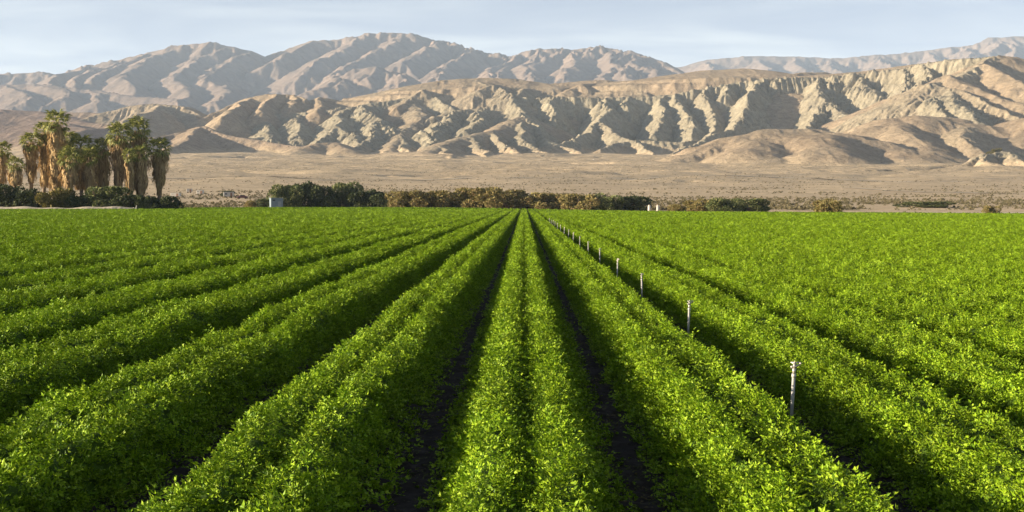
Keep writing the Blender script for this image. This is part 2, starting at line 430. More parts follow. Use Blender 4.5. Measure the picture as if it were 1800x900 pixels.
RIDGES = [
    # smooth far plateau and mauve hills behind the cliffs
    rd([(1080, 150, 3300), (1140, 143, 3300), (1200, 131, 3300), (1260, 123, 3300), (1300, 122, 3300), (1345, 130, 3300), (1400, 137, 3250)], s=.16, e=330, r=25),
    rd([(1330, 137, 3000), (1420, 133, 3000), (1520, 125, 3000), (1600, 114, 2950), (1680, 104, 2900)], s=.25, e=120, r=15),
    rd([(640, 172, 3200), (700, 160, 3200), (740, 150, 3200), (790, 141, 3200), (850, 137, 3200), (905, 139, 3200), (960, 146, 3150), (1030, 153, 3100), (1090, 152, 3100)], s=.22, e=170, r=12, b=.15),
    rd([(985, 146, 3350), (1050, 141, 3350), (1110, 145, 3350), (1180, 150, 3300)], s=.25, e=150, r=10),
    rd([(745, 158, 3150), (770, 172, 2950), (800, 190, 2850)], s=.6, r=3, b=.7),
    rd([(840, 140, 3150), (870, 155, 2980), (900, 168, 2850)], s=.6, r=3, b=.6),
    rd([(1000, 158, 2980), (1022, 148, 3020), (1060, 147, 3200), (1110, 155, 3350)], s=.45, r=4),
    rd([(1135, 160, 2950), (1152, 149, 3000), (1190, 148, 3150), (1240, 156, 3300)], s=.45, r=4, b=.3),
    rd([(1200, 152, 3000), (1230, 136, 3100), (1270, 128, 3250)], s=.4, r=6),
    rd([(722, 172, 2950), (738, 158, 3000), (770, 153, 3120), (830, 162, 3300)], s=.5, r=4, b=.3),
    rd([(842, 160, 2950), (862, 150, 3000), (900, 148, 3130), (950, 160, 3300)], s=.5, r=4, b=.4),
    rd([(905, 172, 2850), (915, 158, 2960), (940, 152, 3080), (985, 160, 3250)], s=.5, r=4, b=.4),
    rd([(1370, 138, 2950), (1400, 128, 3050), (1450, 127, 3200)], s=.35, r=6),
    # left range of dark hills
    rd([(330, 222, 3000), (380, 198, 3050), (425, 176, 3100), (470, 165, 3100), (512, 166, 3100), (536, 175, 3050), (548, 196, 2950)], s=.85, r=6),
    rd([(395, 206, 2700), (425, 180, 2950), (470, 166, 3250), (520, 170, 3450)], s=.8, r=6), rd([(452, 196, 2800), (480, 170, 3050), (512, 167, 3300), (545, 196, 3500)], s=.8, r=6),
    rd([(512, 166, 3100), (520, 180, 3000), (508, 195, 2900)], s=.85, r=10),
    rd([(545, 178, 3100), (568, 171, 3100), (590, 176, 3100), (612, 190, 3050), (640, 198, 3000)], s=.75, r=6),
    rd([(556, 196, 2850), (568, 172, 3100), (612, 188, 3350)], s=.6, r=4), rd([(702, 192, 2850), (716, 183, 2900), (735, 182, 3000), (800, 196, 3150)], s=.6, r=3),
    rd([(130, 215, 3100), (180, 198, 3200), (230, 187, 3250), (280, 183, 3250), (325, 188, 3200), (350, 205, 3100), (356, 216, 3000)], s=.42, r=8, b=.3),
    rd([(215, 215, 2750), (262, 196, 2950), (285, 184, 3250), (325, 188, 3400), (356, 214, 3600)], s=.5, r=4, b=.3),
    rd([(60, 205, 3500), (110, 197, 3500), (160, 198, 3500), (200, 203, 3450)], s=.35, r=8, m=.6),
    # left mauve slopes
    rd([(-300, 190, 3300), (-150, 186, 3300), (0, 192, 3300), (60, 196, 3300), (120, 205, 3200), (170, 222, 3000)], s=.26, r=25, m=1),
    rd([(-200, 225, 2900), (-60, 218, 2900), (30, 222, 2900), (100, 214, 2900), (160, 226, 2800)], s=.26, r=15, m=1),
    rd([(-150, 262, 2450), (-20, 250, 2450), (60, 238, 2500), (120, 250, 2400), (160, 262, 2300)], s=.30, r=15, m=.8),
    rd([(110, 224, 2950), (170, 216, 2950), (230, 222, 2900), (300, 235, 2800), (330, 240, 2700)], s=.3, r=15, m=.7),
    rd([(170, 262, 2350), (220, 246, 2450), (290, 238, 2500), (340, 226, 2550), (358, 222, 2550), (388, 232, 2500), (420, 241, 2450), (470, 250, 2380), (515, 256, 2320), (560, 262, 2250)], s=.5, r=5, m=.4),
    rd([(305, 262, 2150), (330, 240, 2350), (350, 223, 2550), (400, 238, 2750), (515, 256, 3000)], s=.42, r=4, m=.3),
    rd([(200, 262, 2150), (240, 246, 2350), (290, 238, 2500), (320, 262, 2750)], s=.5, r=4, m=.5),
    rd([(60, 262, 2200), (150, 228, 2500), (215, 222, 2750), (270, 235, 2950)], s=.42, r=6, m=.8),
    rd([(225, 246, 2450), (250, 262, 2200)], s=.4, r=8),
    # centre left badlands
    rd([(368, 222, 2900), (400, 208, 2900), (450, 203, 2900), (500, 199, 2900), (560, 196, 2900), (620, 188, 2900), (680, 178, 2950), (720, 168, 3000)], s=.5, r=5, b=.9, e=60),
    rd([(405, 210, 2900), (398, 225, 2750), (392, 240, 2620)], s=.6, b=1),
    rd([(455, 204, 2900), (468, 222, 2700), (480, 246, 2480)], s=.6, b=1),
    rd([(520, 199, 2900), (528, 218, 2700), (524, 245, 2480)], s=.6, b=1),
    rd([(612, 190, 2900), (598, 205, 2760), (590, 222, 2600), (560, 250, 2380)], s=.62, b=1),
    rd([(640, 185, 2900), (662, 210, 2680), (655, 235, 2480), (622, 266, 2220)], s=.62, b=1),
    rd([(660, 212, 2680), (690, 232, 2500)], s=.6, b=.9),
    rd([(590, 222, 2600), (618, 238, 2450), (640, 262, 2250)], s=.62, b=1),
    rd([(735, 180, 2950), (745, 178, 2950), (790, 190, 2900)], s=.5, r=4),
    rd([(735, 181, 2930), (742, 198, 2800), (720, 222, 2600), (698, 240, 2450), (690, 268, 2200)], s=.5, r=10, b=.35),
    rd([(760, 205, 2700), (800, 196, 2760), (850, 190, 2800), (905, 172, 2850)], s=.5, r=10, b=.6),
    rd([(800, 196, 2760), (780, 215, 2600), (755, 240, 2400)], s=.65, b=1),
    rd([(850, 190, 2800), (840, 212, 2600), (815, 232, 2450)], s=.65, b=1),
    rd([(700, 238, 2460), (712, 252, 2330), (722, 268, 2180)], s=.7, b=1),
    rd([(742, 232, 2460), (760, 250, 2300), (770, 262, 2220)], s=.7, b=1),
    # long tan ridge in front of the big bowl, and the front fans below it
    rd([(903, 171, 2850), (912, 185, 2780), (925, 204, 2650), (938, 222, 2540), (950, 240, 2420), (975, 252, 2330), (1005, 262, 2240), (1025, 275, 2080)], s=.72, r=4, b=.9),
    rd([(925, 204, 2650), (890, 215, 2540), (862, 230, 2400), (820, 238, 2320), (780, 250, 2200), (740, 268, 2020)], s=.5, r=12, b=.25),
    rd([(862, 230, 2400), (880, 248, 2250), (905, 270, 2030)], s=.75, b=.8),
    rd([(905, 215, 2520), (920, 240, 2330), (945, 262, 2180), (965, 280, 1900)], s=.75, b=1),
    rd([(820, 238, 2320), (838, 258, 2150), (858, 278, 1950)], s=.75, b=.7),
    rd([(770, 258, 2120), (790, 270, 1980), (815, 284, 1750)], s=.7, b=.6),
    rd([(600, 262, 2250), (640, 272, 2080), (690, 268, 2100), (740, 266, 2050), (780, 272, 1950)], s=.3, r=15),
    rd([(530, 262, 2150), (560, 252, 2260), (590, 250, 2280), (620, 262, 2150)], s=.35, r=10),
    # main cliff crest
    rd([(903, 171, 2850), (940, 172, 2850), (985, 170, 2850), (1030, 173, 2850), (1075, 172, 2850), (1130, 170, 2850), (1190, 165, 2850), (1240, 155, 2850), (1300, 144, 2850), (1350, 138, 2850), (1440, 136, 2850), (1520, 129, 2800), (1590, 120, 2750), (1640, 110, 2700), (1690, 104, 2650), (1748, 97, 2600)], s=1.25, r=2, b=1),
    rd([(978, 172, 2850), (972, 186, 2780), (966, 205, 2700)], s=1.0, b=1),
    rd([(1075, 172, 2850), (1068, 190, 2740), (1052, 212, 2610), (1035, 232, 2480), (1000, 248, 2350), (965, 260, 2250)], s=.85, b=1, r=2),
    rd([(1052, 212, 2610), (1072, 226, 2500), (1092, 240, 2380), (1118, 250, 2270), (1135, 262, 2180), (1150, 272, 2080)], s=.8, b=.8, r=2),
    rd([(1110, 172, 2850), (1105, 184, 2790)], s=1.0, b=1),
    rd([(1168, 168, 2850), (1166, 190, 2730), (1160, 215, 2600), (1150, 238, 2480)], s=.9, b=1, r=2),
    rd([(1188, 165, 2850), (1198, 185, 2740), (1210, 210, 2610), (1212, 235, 2480)], s=.85, b=1, r=2),
    rd([(1240, 156, 2850), (1246, 180, 2740), (1250, 210, 2600), (1246, 240, 2440)], s=.85, b=1, r=2),
    rd([(1280, 148, 2850), (1272, 166, 2780)], s=1.0, b=1),
    rd([(1335, 141, 2850), (1322, 165, 2730), (1308, 190, 2610), (1296, 212, 2500), (1270, 232, 2370), (1225, 255, 2220), (1180, 270, 2080)], s=.85, b=1, r=2),
    rd([(1050, 262, 2180), (1080, 250, 2280), (1120, 246, 2300), (1200, 250, 2280), (1240, 246, 2320), (1300, 235, 2400)], s=.7, b=.7),
    rd([(1438, 137, 2850), (1446, 155, 2750), (1452, 178, 2640), (1440, 200, 2520), (1425, 222, 2380), (1410, 235, 2280)], s=.85, b=1, r=2),
    rd([(1452, 178, 2640), (1480, 195, 2530), (1500, 210, 2430), (1530, 222, 2340)], s=.75, b=1, r=2),
    rd([(1475, 135, 2850), (1466, 150, 2780)], s=1.0, b=1),
    rd([(1510, 130, 2800), (1520, 150, 2730), (1545, 175, 2620), (1560, 192, 2520)], s=.85, b=1, r=2),
    rd([(1590, 121, 2750), (1588, 142, 2660), (1580, 165, 2560), (1562, 190, 2440), (1545, 210, 2330), (1500, 228, 2200)], s=.8, b=1, r=3),
    rd([(1625, 113, 2720), (1632, 135, 2620), (1615, 150, 2530), (1610, 175, 2380), (1600, 200, 2230)], s=.7, b=.9, r=3),
    rd([(1610, 160, 2480), (1640, 180, 2330), (1665, 205, 2180)], s=.7, b=1),
    # right smooth slopes and the long diagonal ridges
    rd([(1748, 97, 2600), (1730, 112, 2520), (1700, 128, 2440), (1668, 142, 2380), (1640, 146, 2340)], s=.5, r=6, b=.6),
    rd([(1748, 97, 2600), (1775, 100, 2600), (1810, 108, 2580), (1880, 118, 2550), (2000, 130, 2500), (2200, 150, 2500)], s=.5, r=5),
    rd([(1735, 112, 2500), (1760, 130, 2380), (1800, 148, 2270), (1850, 165, 2180)], s=.5, r=5),
    rd([(1668, 132, 2400), (1700, 150, 2300), (1750, 168, 2220), (1800, 190, 2120), (1850, 205, 2050)], s=.42, r=5),
    rd([(1625, 147, 2360), (1660, 152, 2320), (1700, 163, 2240), (1740, 182, 2150), (1780, 203, 2060), (1810, 215, 2000)], s=.55, r=2, b=.5),
    rd([(1665, 155, 2310), (1675, 175, 2200), (1700, 195, 2080), (1735, 212, 1960)], s=.6, r=3, b=.95),
    rd([(1580, 172, 2450), (1620, 165, 2330), (1665, 170, 2240), (1700, 186, 2120)], s=.6, r=3, b=1),
    rd([(1640, 172, 2260), (1652, 190, 2150), (1660, 206, 2060)], s=.7, r=2, b=1),
    # foreground domes
    rd([(1150, 288, 1640), (1200, 272, 1700), (1250, 256, 1740), (1310, 238, 1780), (1370, 227, 1800), (1430, 226, 1800), (1480, 233, 1780), (1530, 246, 1740), (1580, 264, 1680), (1620, 285, 1600)], s=.5, r=35),
    rd([(1330, 236, 1790), (1320, 262, 1640)], s=.4, r=25),
    rd([(1440, 228, 1800), (1450, 262, 1620)], s=.4, r=30),
    rd([(1500, 245, 1900), (1540, 222, 1950), (1580, 208, 2000), (1620, 203, 2000), (1670, 206, 2000), (1710, 217, 1950), (1750, 235, 1900), (1780, 250, 1850)], s=.42, r=40),
    rd([(1580, 208, 2000), (1600, 235, 1830), (1625, 265, 1680), (1640, 292, 1560)], s=.45, r=20),
    rd([(1690, 213, 1970), (1695, 240, 1800), (1720, 262, 1700)], s=.5, r=8, b=.3),
    rd([(1740, 252, 1900), (1780, 222, 1950), (1830, 205, 1950), (1900, 195, 1950), (2100, 190, 1950)], s=.4, r=40),
    rd([(1660, 300, 1420), (1700, 288, 1440), (1735, 272, 1470), (1765, 264, 1480), (1800, 268, 1480), (1850, 275, 1480), (1950, 270, 1500)], s=.6, r=3, b=.9),
    rd([(1735, 272, 1470), (1740, 285, 1410), (1750, 300, 1350)], s=.7, b=.9),
    rd([(1775, 266, 1480), (1790, 280, 1410), (1800, 298, 1340)], s=.7, b=.9),
]

US = cols(-30, 1840, 1.7, 800, 12)
DS = np.concatenate([np.arange(1180, 2050, 4.6), np.arange(2050, 2900, 3.6), np.arange(2900, 3560, 5.0), np.arange(3560, 4300, 16.0)])
Dg, Ug = np.meshgrid(DS, US, indexing='ij')
Xg = Ug * Dg; Yg = Dg
base = z_plain(Xg, Yg)
base = base - 25 * np.clip((Dg - 3500) / 700, 0, 1)
wx = 17 * fbm(Xg / 90, Yg / 90, 3, 3) + 1.8 * fbm(Xg / 18, Yg / 18, 2, 5)
wy = 20 * fbm(Xg / 90 + 40, Yg / 90, 3, 4) + 1.8 * fbm(Xg / 18 + 9, Yg / 18, 2, 6)


def field_edges(r):
    return r


# ridge profile with a break of slope: folded into ridge_field through the 'e' key
def run_ridges(X, Y, base, ridges, warp, bad_slope=0.9):
    Z = base.copy(); B = np.zeros_like(X); Mv = np.zeros_like(X)
    U = X[0] / Y[0, 0]
    for r in ridges:
        pts = [at(*p) for p in r['p']]
        s, rr, b, e = r.get('s', 0.7), r.get('r', 3.0), r.get('b', 0.0), r.get('e', None)
        mv = r.get('m', 0.0)
        zmax = max(p[2] for p in pts)
        x0 = min(p[0] for p in pts); x1 = max(p[0] for p in pts); y0 = min(p[1] for p in pts); y1 = max(p[1] for p in pts)
        reach = (zmax - 20) / s + 60 if e is None else e + zmax / 0.9
        reach = r.get('reach', reach)
        jx = np.where((Y[:, 0] > y0 - reach) & (Y[:, 0] < y1 + reach))[0]
        if len(jx) < 2: continue
        ja, jb = jx[0], jx[-1] + 1
        yl, yh = Y[ja, 0], Y[jb - 1, 0]
        a0 = x0 - reach; a1 = x1 + reach
        kx = np.where((U > min(a0 / yl, a0 / yh)) & (U < max(a1 / yl, a1 / yh)))[0]
        if len(kx) < 2: continue
        ka, kb = kx[0], kx[-1] + 1
        xs = (X[ja:jb, ka:kb] + warp[0][ja:jb, ka:kb]).astype(np.float32); ys = (Y[ja:jb, ka:kb] + warp[1][ja:jb, ka:kb]).astype(np.float32)
        best = np.full_like(xs, -1e9)
        conc = r.get('c', 0)
        for p, q in zip(pts[:-1], pts[1:]):
            ex, ey = q[0] - p[0], q[1] - p[1]
            t = np.clip(((xs - p[0]) * ex + (ys - p[1]) * ey) / (ex * ex + ey * ey + 1e-9), 0, 1)
            dd = np.sqrt((xs - p[0] - t * ex) ** 2 + (ys - p[1] - t * ey) ** 2 + rr * rr) - rr
            z = p[2] + t * (q[2] - p[2]) - dd * s
            if e is not None:
                z -= np.maximum(0, dd - e) * (0.95 - s)
            if conc:
                z += conc * dd * s * np.clip(dd * s / 900.0, 0, 1)
            best = np.maximum(best, z)
        cur = Z[ja:jb, ka:kb]; cb_ = B[ja:jb, ka:kb]; cm_ = Mv[ja:jb, ka:kb]
        k = r.get('k', 2.5)
        h = np.clip(0.5 + 0.5 * (best - cur) / k, 0, 1)
        Z[ja:jb, ka:kb] = cur * (1 - h) + best * h + k * h * (1 - h) * 0.5
        B[ja:jb, ka:kb] = cb_ * (1 - h) + b * h
        Mv[ja:jb, ka:kb] = cm_ * (1 - h) + mv * h
    return Z, B, Mv


Zh, Bh, Mh = run_ridges(Xg, Yg, base, RIDGES, (wx, wy))
rise = np.clip((Zh - base) / 12.0, 0, 1)
gx, gy = grad(Zh, US, DS)


def smooth(A_, n=2):
    for _ in range(n):
        A_ = (np.roll(A_, 1, 0) + A_ * 2 + np.roll(A_, -1, 0)) / 4
        A_ = (np.roll(A_, 1, 1) + A_ * 2 + np.roll(A_, -1, 1)) / 4
    return A_


def flutes(X, Y, gx, gy, w, ln, seed):
    """sharp ribs and gullies running down the fall line, drawn from four headings"""
    m = np.sqrt(gx * gx + gy * gy) + 1e-5
    dx_, dy_ = gx / m, gy / m
    H = 0; W = 0
    for q in range(4):
        a = q * math.pi / 4
        c, s_ = math.cos(a), math.sin(a)
        al = X * c + Y * s_; ac = -X * s_ + Y * c
        wt = np.abs(dx_ * c + dy_ * s_) ** 10 + 1e-3
        wob = 0.35 * w * fbm(al / (w * 3.2), ac / (w * 3.2), 2, seed + 7 * q + 3)
        n1 = vnoise((ac + wob) / w, al / ln, seed + q) * 2 - 1
        n2 = vnoise((ac + wob) / (w * .47) + 7, al / (ln * .5), seed + 20 + q) * 2 - 1
        n3 = vnoise((ac + wob * .6) / (w * .26) + 3, al / (ln * .3), seed + 40 + q) * 2 - 1
        H = H + wt * ((1 - 2.6 * np.abs(n1)) + .48 * (1 - 2.6 * np.abs(n2)) + .2 * (1 - 2.6 * np.abs(n3))); W = W + wt
    return H / W


amp = (0.06 + 0.94 * np.clip(Bh, 0, 1)) * rise
sgx, sgy = smooth(gx, 3), smooth(gy, 3)
steep = np.clip(np.sqrt(sgx ** 2 + sgy ** 2) / 0.55, 0, 1)
depth_ = np.clip(0.75 + 1.1 * fbm(Xg / 130, Yg / 130, 2, 55), 0.35, 1.5)
fl_ = flutes(Xg, Yg, sgx, sgy, 11.5, 90.0, 200)
er = erosion(Xg, Yg, sgx, sgy, (16, 8), (1.6, 0.9), 0.8, 0.5)
Zh = Zh + amp * steep * (fl_ * 4.9 * depth_ + er)
# shallow rills on the smooth tan slopes
Zh = Zh + rise * (1 - np.clip(Bh, 0, 1)) * steep * (1.8 * flutes(Xg, Yg, sgx, sgy, 24.0, 200.0, 300) + 1.0 * fbm(Xg / 26, Yg / 26, 3, 8))
bad_c = np.clip(Bh * rise * 1.15 + 0.25 * fbm(Xg / 60, Yg / 60, 3, 61) * rise, 0, 1)
Zh[0] -= 1.5
hills = obj('hills', grid_mesh('hills', US, DS, Zh, M_HILL, (('bad', bad_c), ('mauve', Mh * rise), ('flat', (1 - rise) ** 2))))
tag(hills, 'bare tan desert hills and fluted badland cliffs behind the field', kind='structure')

# ------------------------------------------------------------------ far range
def fr(pts, **k):
    k['p'] = pts
    return k


A, B2 = 9000, 12500
RANGE = [
    fr([(-400, 130, A), (-150, 122, A), (0, 128, A), (60, 125, A), (100, 129, A), (150, 112, A), (215, 103, A), (260, 90, A), (320, 78, A), (365, 73, A), (400, 81, A), (440, 88, A), (467, 98, A), (500, 82, A + 200), (540, 70, A + 200), (590, 67, A + 300), (630, 58, A + 300), (665, 57, A + 300), (700, 60, A + 300), (760, 70, A + 300), (800, 79, A + 200), (850, 92, A + 100), (880, 96, A), (930, 86, A), (1000, 85, A), (1050, 82, A), (1100, 92, A - 200), (1150, 107, A - 400), (1200, 122, A - 700), (1260, 140, A - 900)], s=.62, c=.35, r=25),
    fr([(1100, 125, B2), (1190, 117, B2), (1250, 104, B2), (1340, 98, B2), (1400, 99, B2), (1450, 103, B2), (1530, 98, B2), (1600, 92, B2), (1700, 82, B2), (1750, 68, B2), (1800, 65, B2), (1900, 72, B2), (2200, 90, B2)], s=.5, c=.3, r=60),
    # spurs
    fr([(150, 112, A), (110, 130, 8300), (95, 150, 7500)], s=.6, r=12),
    fr([(215, 103, A), (170, 122, 8400), (150, 145, 7600)], s=.6, r=12),
    fr([(265, 90, A), (215, 112, 8500), (190, 140, 7700)], s=.6, r=12),
    fr([(322, 78, A), (275, 98, 8600), (248, 125, 8000), (225, 160, 7200)], s=.56, r=22),
    fr([(395, 80, A), (355, 100, 8600), (338, 130, 8000), (325, 150, 7500), (318, 178, 6600)], s=.56, r=22),
    fr([(440, 88, A), (400, 110, 8500), (388, 140, 7800), (385, 178, 6700)], s=.56, r=22),
    fr([(540, 70, A + 200), (505, 88, 8800), (478, 104, 8500)], s=.65, r=10),
    fr([(630, 58, A + 300), (590, 82, 8800), (560, 108, 8300), (545, 130, 7900)], s=.56, r=22),
    fr([(700, 60, A + 300), (650, 86, 8700), (622, 112, 8200), (600, 140, 7600)], s=.56, r=22),
    fr([(760, 70, A + 300), (722, 90, 8700), (700, 108, 8200)], s=.56, r=22),
    fr([(815, 84, A + 100), (790, 105, 8500), (778, 125, 8000), (770, 155, 7300)], s=.56, r=22),
    fr([(905, 92, A), (880, 115, 8400), (868, 145, 7600)], s=.6, r=12),
    fr([(985, 85, A), (950, 105, 8500), (930, 140, 7700)], s=.55, r=20),
    fr([(1050, 82, A), (1015, 105, 8500), (1000, 140, 7600)], s=.6, r=12),
    fr([(1100, 92, A - 200), (1085, 110, 8300), (1070, 140, 7600)], s=.6, r=12),
    fr([(1150, 107, 8600), (1135, 122, 8100), (1125, 142, 7600)], s=.6, r=12),
    fr([(560, 160, 6900), (600, 138, 7200), (635, 120, 7400), (665, 117, 7400), (700, 128, 7300), (730, 145, 7000), (760, 160, 6800)], s=.5, r=40),
    fr([(885, 97, A), (900, 120, 8300), (880, 145, 7600)], s=.6, r=15),
    fr([(940, 87, A), (930, 110, 8400), (945, 140, 7600)], s=.6, r=15),
    fr([(1000, 86, A), (1015, 110, 8300), (1000, 138, 7600)], s=.6, r=20),
    fr([(1055, 83, A), (1075, 100, 8500), (1100, 122, 7900), (1110, 140, 7500)], s=.62, r=15),
    fr([(1100, 93, A - 200), (1130, 112, 8200), (1160, 130, 7700)], s=.6, r=15),
    fr([(-300, 150, 7600), (-100, 142, 7600), (0, 150, 7500), (60, 146, 7500), (130, 157, 7300), (200, 166, 7000), (300, 172, 6800)], s=.45, r=25),
    fr([(60, 147, 7500), (90, 170, 6800)], s=.5, r=15), fr([(0, 150, 7500), (20, 175, 6700)], s=.5, r=15), fr([(130, 157, 7300), (160, 178, 6700)], s=.5, r=15),
    fr([(1250, 105, B2), (1270, 125, 11500)], s=.5), fr([(1340, 99, B2), (1370, 125, 11400)], s=.5), fr([(1450, 104, B2), (1470, 125, 11400)], s=.5),
    fr([(1530, 99, B2), (1560, 120, 11400)], s=.5), fr([(1620, 91, B2), (1650, 115, 11400)], s=.5), fr([(1755, 69, B2), (1740, 90, 11500), (1700, 110, 10700)], s=.5), fr([(1755, 69, B2), (1790, 95, 11300)], s=.5),
    fr([(1400, 99, B2), (1420, 120, 11500)], s=.5), fr([(1690, 83, B2), (1700, 100, 11500)], s=.5),
]
US2 = cols(-40, 1860, 2.3, 900, 20)
DS2 = np.concatenate([np.arange(5600, 9600, 24.0), np.arange(9600, 10900, 120.0), np.arange(10900, 12900, 40.0), np.arange(12900, 14000, 150.0)])
Dg, Ug = np.meshgrid(DS2, US2, indexing='ij')
Xg = Ug * Dg; Yg = Dg
base2 = 60 + 0.09 * (np.clip(Dg, 0, 9500) - 5600)
wx = 190 * fbm(Xg / 1000, Yg / 1000, 3, 13) + 12 * fbm(Xg / 260, Yg / 260, 2, 15)
wy = 150 * fbm(Xg / 1100 + 40, Yg / 1100, 2, 14) + 12 * fbm(Xg / 260 + 9, Yg / 260, 2, 16)
keep = np.clip(1 - 0, 0, 1)
Zr, _, _ = run_ridges(Xg, Yg, base2, RANGE, (wx * 0.8, wy * 0.8))
gx, gy = grad(Zr, US2, DS2)
rise2 = np.clip((Zr - base2) / 120.0, 0, 1)
er = erosion(Xg, Yg, gx, gy, (260, 130, 65), (12, 8, 5), 0.5, 0.5, seed=31)
Zr = Zr + er * rise2 * np.clip(0.35 + 0.9 * fbm(Xg / 700, Yg / 700, 2, 77) + 0.4, 0.25, 1.2) + rise2 * 5 * fbm(Xg / 120, Yg / 120, 3, 18)
Zr = Zr + rise2 * np.clip((Zr - base2) / 500, 0, 1) * 5.5 * np.clip(.6 + fbm(Xg / 600, Yg / 600, 2, 44), .2, 1.3) * flutes(Xg, Yg, smooth(gx, 2), smooth(gy, 2), 85.0, 620.0, 400)
mts = obj('mountains', grid_mesh('mountains', US2, DS2, Zr, M_RANGE, (('bad', np.zeros(Zr.size)),)))
tag(mts, 'hazy blue grey bare mountain range along the skyline', kind='structure')

# low ground that links the hills to the range
DS3 = np.concatenate([np.arange(4290, 5700, 60.0)])
Dg, Ug = np.meshgrid(DS3, US2[::6], indexing='ij')
obj('valley_floor', grid_mesh('valley_floor', US2[::6], DS3, 55 + 0 * Dg + 8 * fbm(Ug * Dg / 300, Dg / 300, 3, 19), M_RANGE, (('bad', np.zeros(Dg.size)),)))['kind'] = 'structure'

# ------------------------------------------------------------------ ground: plain out to the foot of the hills
DS4 = np.concatenate([np.arange(-60, 360, 20.0), np.arange(360, 520, 5.0), np.arange(520, 1210, 6.0)])
XS4 = np.concatenate([np.linspace(-1100, -300, 60), np.arange(-296, 296, 4.0), np.linspace(300, 1000, 60)])
Xq, Yq = np.meshgrid(XS4, DS4)
Zq = z_plain(Xq, Yq)
Zq = np.where(Yq < 385, 0.0, Zq) + (tilt(Xq) - .02) * np.clip((420 - Yq) / 30, 0, 1)
Zq = Zq - 0.9 * np.clip((Yq - 1170) / 30, 0, 1)
nu = len(XS4); nd = len(DS4)
i = np.arange(nd - 1)[:, None] * nu + np.arange(nu - 1)[None, :]
me = mesh('ground', np.stack([Xq, Yq, Zq], -1).reshape(-1, 3), np.stack([i, i + 1, i + nu + 1, i + nu], -1).reshape(-1, 4), M_PLAIN, True)
attr(me, 'bad', 'FLOAT', np.zeros(len(me.vertices), dtype=np.float32) + 0.0)
g = obj('ground', me); tag(g, 'open tan desert plain sloping up to the hills', kind='structure')

# ------------------------------------------------------------------ haze: one closed box of thin air round everything
def haze():
    x0, x1, y0, y1, z0, z1 = -9500, 9500, -300, 14500, -3, 1600
    V = [(x, y, z) for x in (x0, x1) for y in (y0, y1) for z in (z0, z1)]
    Fq = [(0, 1, 3, 2), (4, 6, 7, 5), (0, 4, 5, 1), (2, 3, 7, 6), (0, 2, 6, 4), (1, 5, 7, 3)]
    m, nt = new_mat('air')
    v = N(nt, 'ShaderNodeVolumePrincipled', i_Density=HAZE_D, i_Anisotropy=0.0)
    v.inputs['Color'].default_value = (0.62, 0.78, 1.0, 1)
    o = N(nt, 'ShaderNodeOutputMaterial'); L(nt, v, 0, o, 1)
    h = obj('haze', mesh('haze', V, Fq, m)); h['kind'] = 'stuff'


HAZE_D = 4.6e-5
haze()

# ------------------------------------------------------------------ scattering
PROTO = bpy.data.collections.new('prototypes')


def proto_set(name, meshes):
    c = bpy.data.collections.new(name)
    for i, me in enumerate(meshes):
        o = bpy.data.objects.new('%s_%02d' % (name, i), me); c.objects.link(o)
    return c


_groups = {}


def scatter_group(coll):
    if coll.name in _groups: return _groups[coll.name]
    ng = bpy.data.node_groups.new('scatter_' + coll.name, 'GeometryNodeTree')
    ng.interface.new_socket('Geometry', in_out='INPUT', socket_type='NodeSocketGeometry')
    ng.interface.new_socket('Geometry', in_out='OUTPUT', socket_type='NodeSocketGeometry')
    gi = ng.nodes.new('NodeGroupInput'); go = ng.nodes.new('NodeGroupOutput')
    iop = ng.nodes.new('GeometryNodeInstanceOnPoints')
    ci = ng.nodes.new('GeometryNodeCollectionInfo')
    ci.inputs['Collection'].default_value = coll
    ci.inputs['Separate Children'].default_value = True
    ci.inputs['Reset Children'].default_value = True
    iop.inputs['Pick Instance'].default_value = True

    def named(n, typ):
        a = ng.nodes.new('GeometryNodeInputNamedAttribute'); a.data_type = typ; a.inputs['Name'].default_value = n
        return a
    r = named('rot', 'FLOAT_VECTOR'); s = named('scl', 'FLOAT_VECTOR'); ix = named('idx', 'INT')
    er_ = ng.nodes.new('FunctionNodeEulerToRotation')
    ng.links.new(r.outputs['Attribute'], er_.inputs[0])
    ng.links.new(er_.outputs[0], iop.inputs['Rotation'])
    ng.links.new(s.outputs['Attribute'], iop.inputs['Scale'])
    ng.links.new(ix.outputs['Attribute'], iop.inputs['Instance Index'])
    ng.links.new(ci.outputs[0], iop.inputs['Instance'])
    ng.links.new(gi.outputs[0], iop.inputs['Points'])
    ng.links.new(iop.outputs[0], go.inputs[0])
    _groups[coll.name] = ng
    return ng


def scatter(name, P, rot, scl, idx, coll, parent=None):
    me = mesh(name, P, [])
    attr(me, 'rot', 'FLOAT_VECTOR', rot.astype(np.float32))
    scl = np.asarray(scl)
    if scl.ndim == 1: scl = np.stack([scl, scl, scl], -1)
    attr(me, 'scl', 'FLOAT_VECTOR', scl.astype(np.float32))
    attr(me, 'idx', 'INT', idx.astype(np.int32))
    o = obj(name, me, parent)
    o['kind'] = 'stuff'
    m = o.modifiers.new('scatter', 'NODES'); m.node_group = scatter_group(coll)
    return o


# ------------------------------------------------------------------ crop sprigs
def leaflet(V, Fc, base, dirv, up, L_, w):
    """a small pointed leaf folded along its midrib"""
    d = dirv / np.linalg.norm(dirv); side = np.cross(d, up); side /= np.linalg.norm(side) + 1e-9
    n = np.cross(side, d)
    i = len(V)
    V += [base, base + d * L_ * 0.42 + side * w + n * w * 0.35, base + d * L_ * 0.5 - n * L_ * 0.02, base + d * L_ * 0.42 - side * w + n * w * 0.35, base + d * L_ - n * L_ * 0.12]
    Fc += [(i, i + 1, i + 2), (i + 1, i + 4, i + 2), (i, i + 2, i + 3), (i + 2, i + 4, i + 3)]


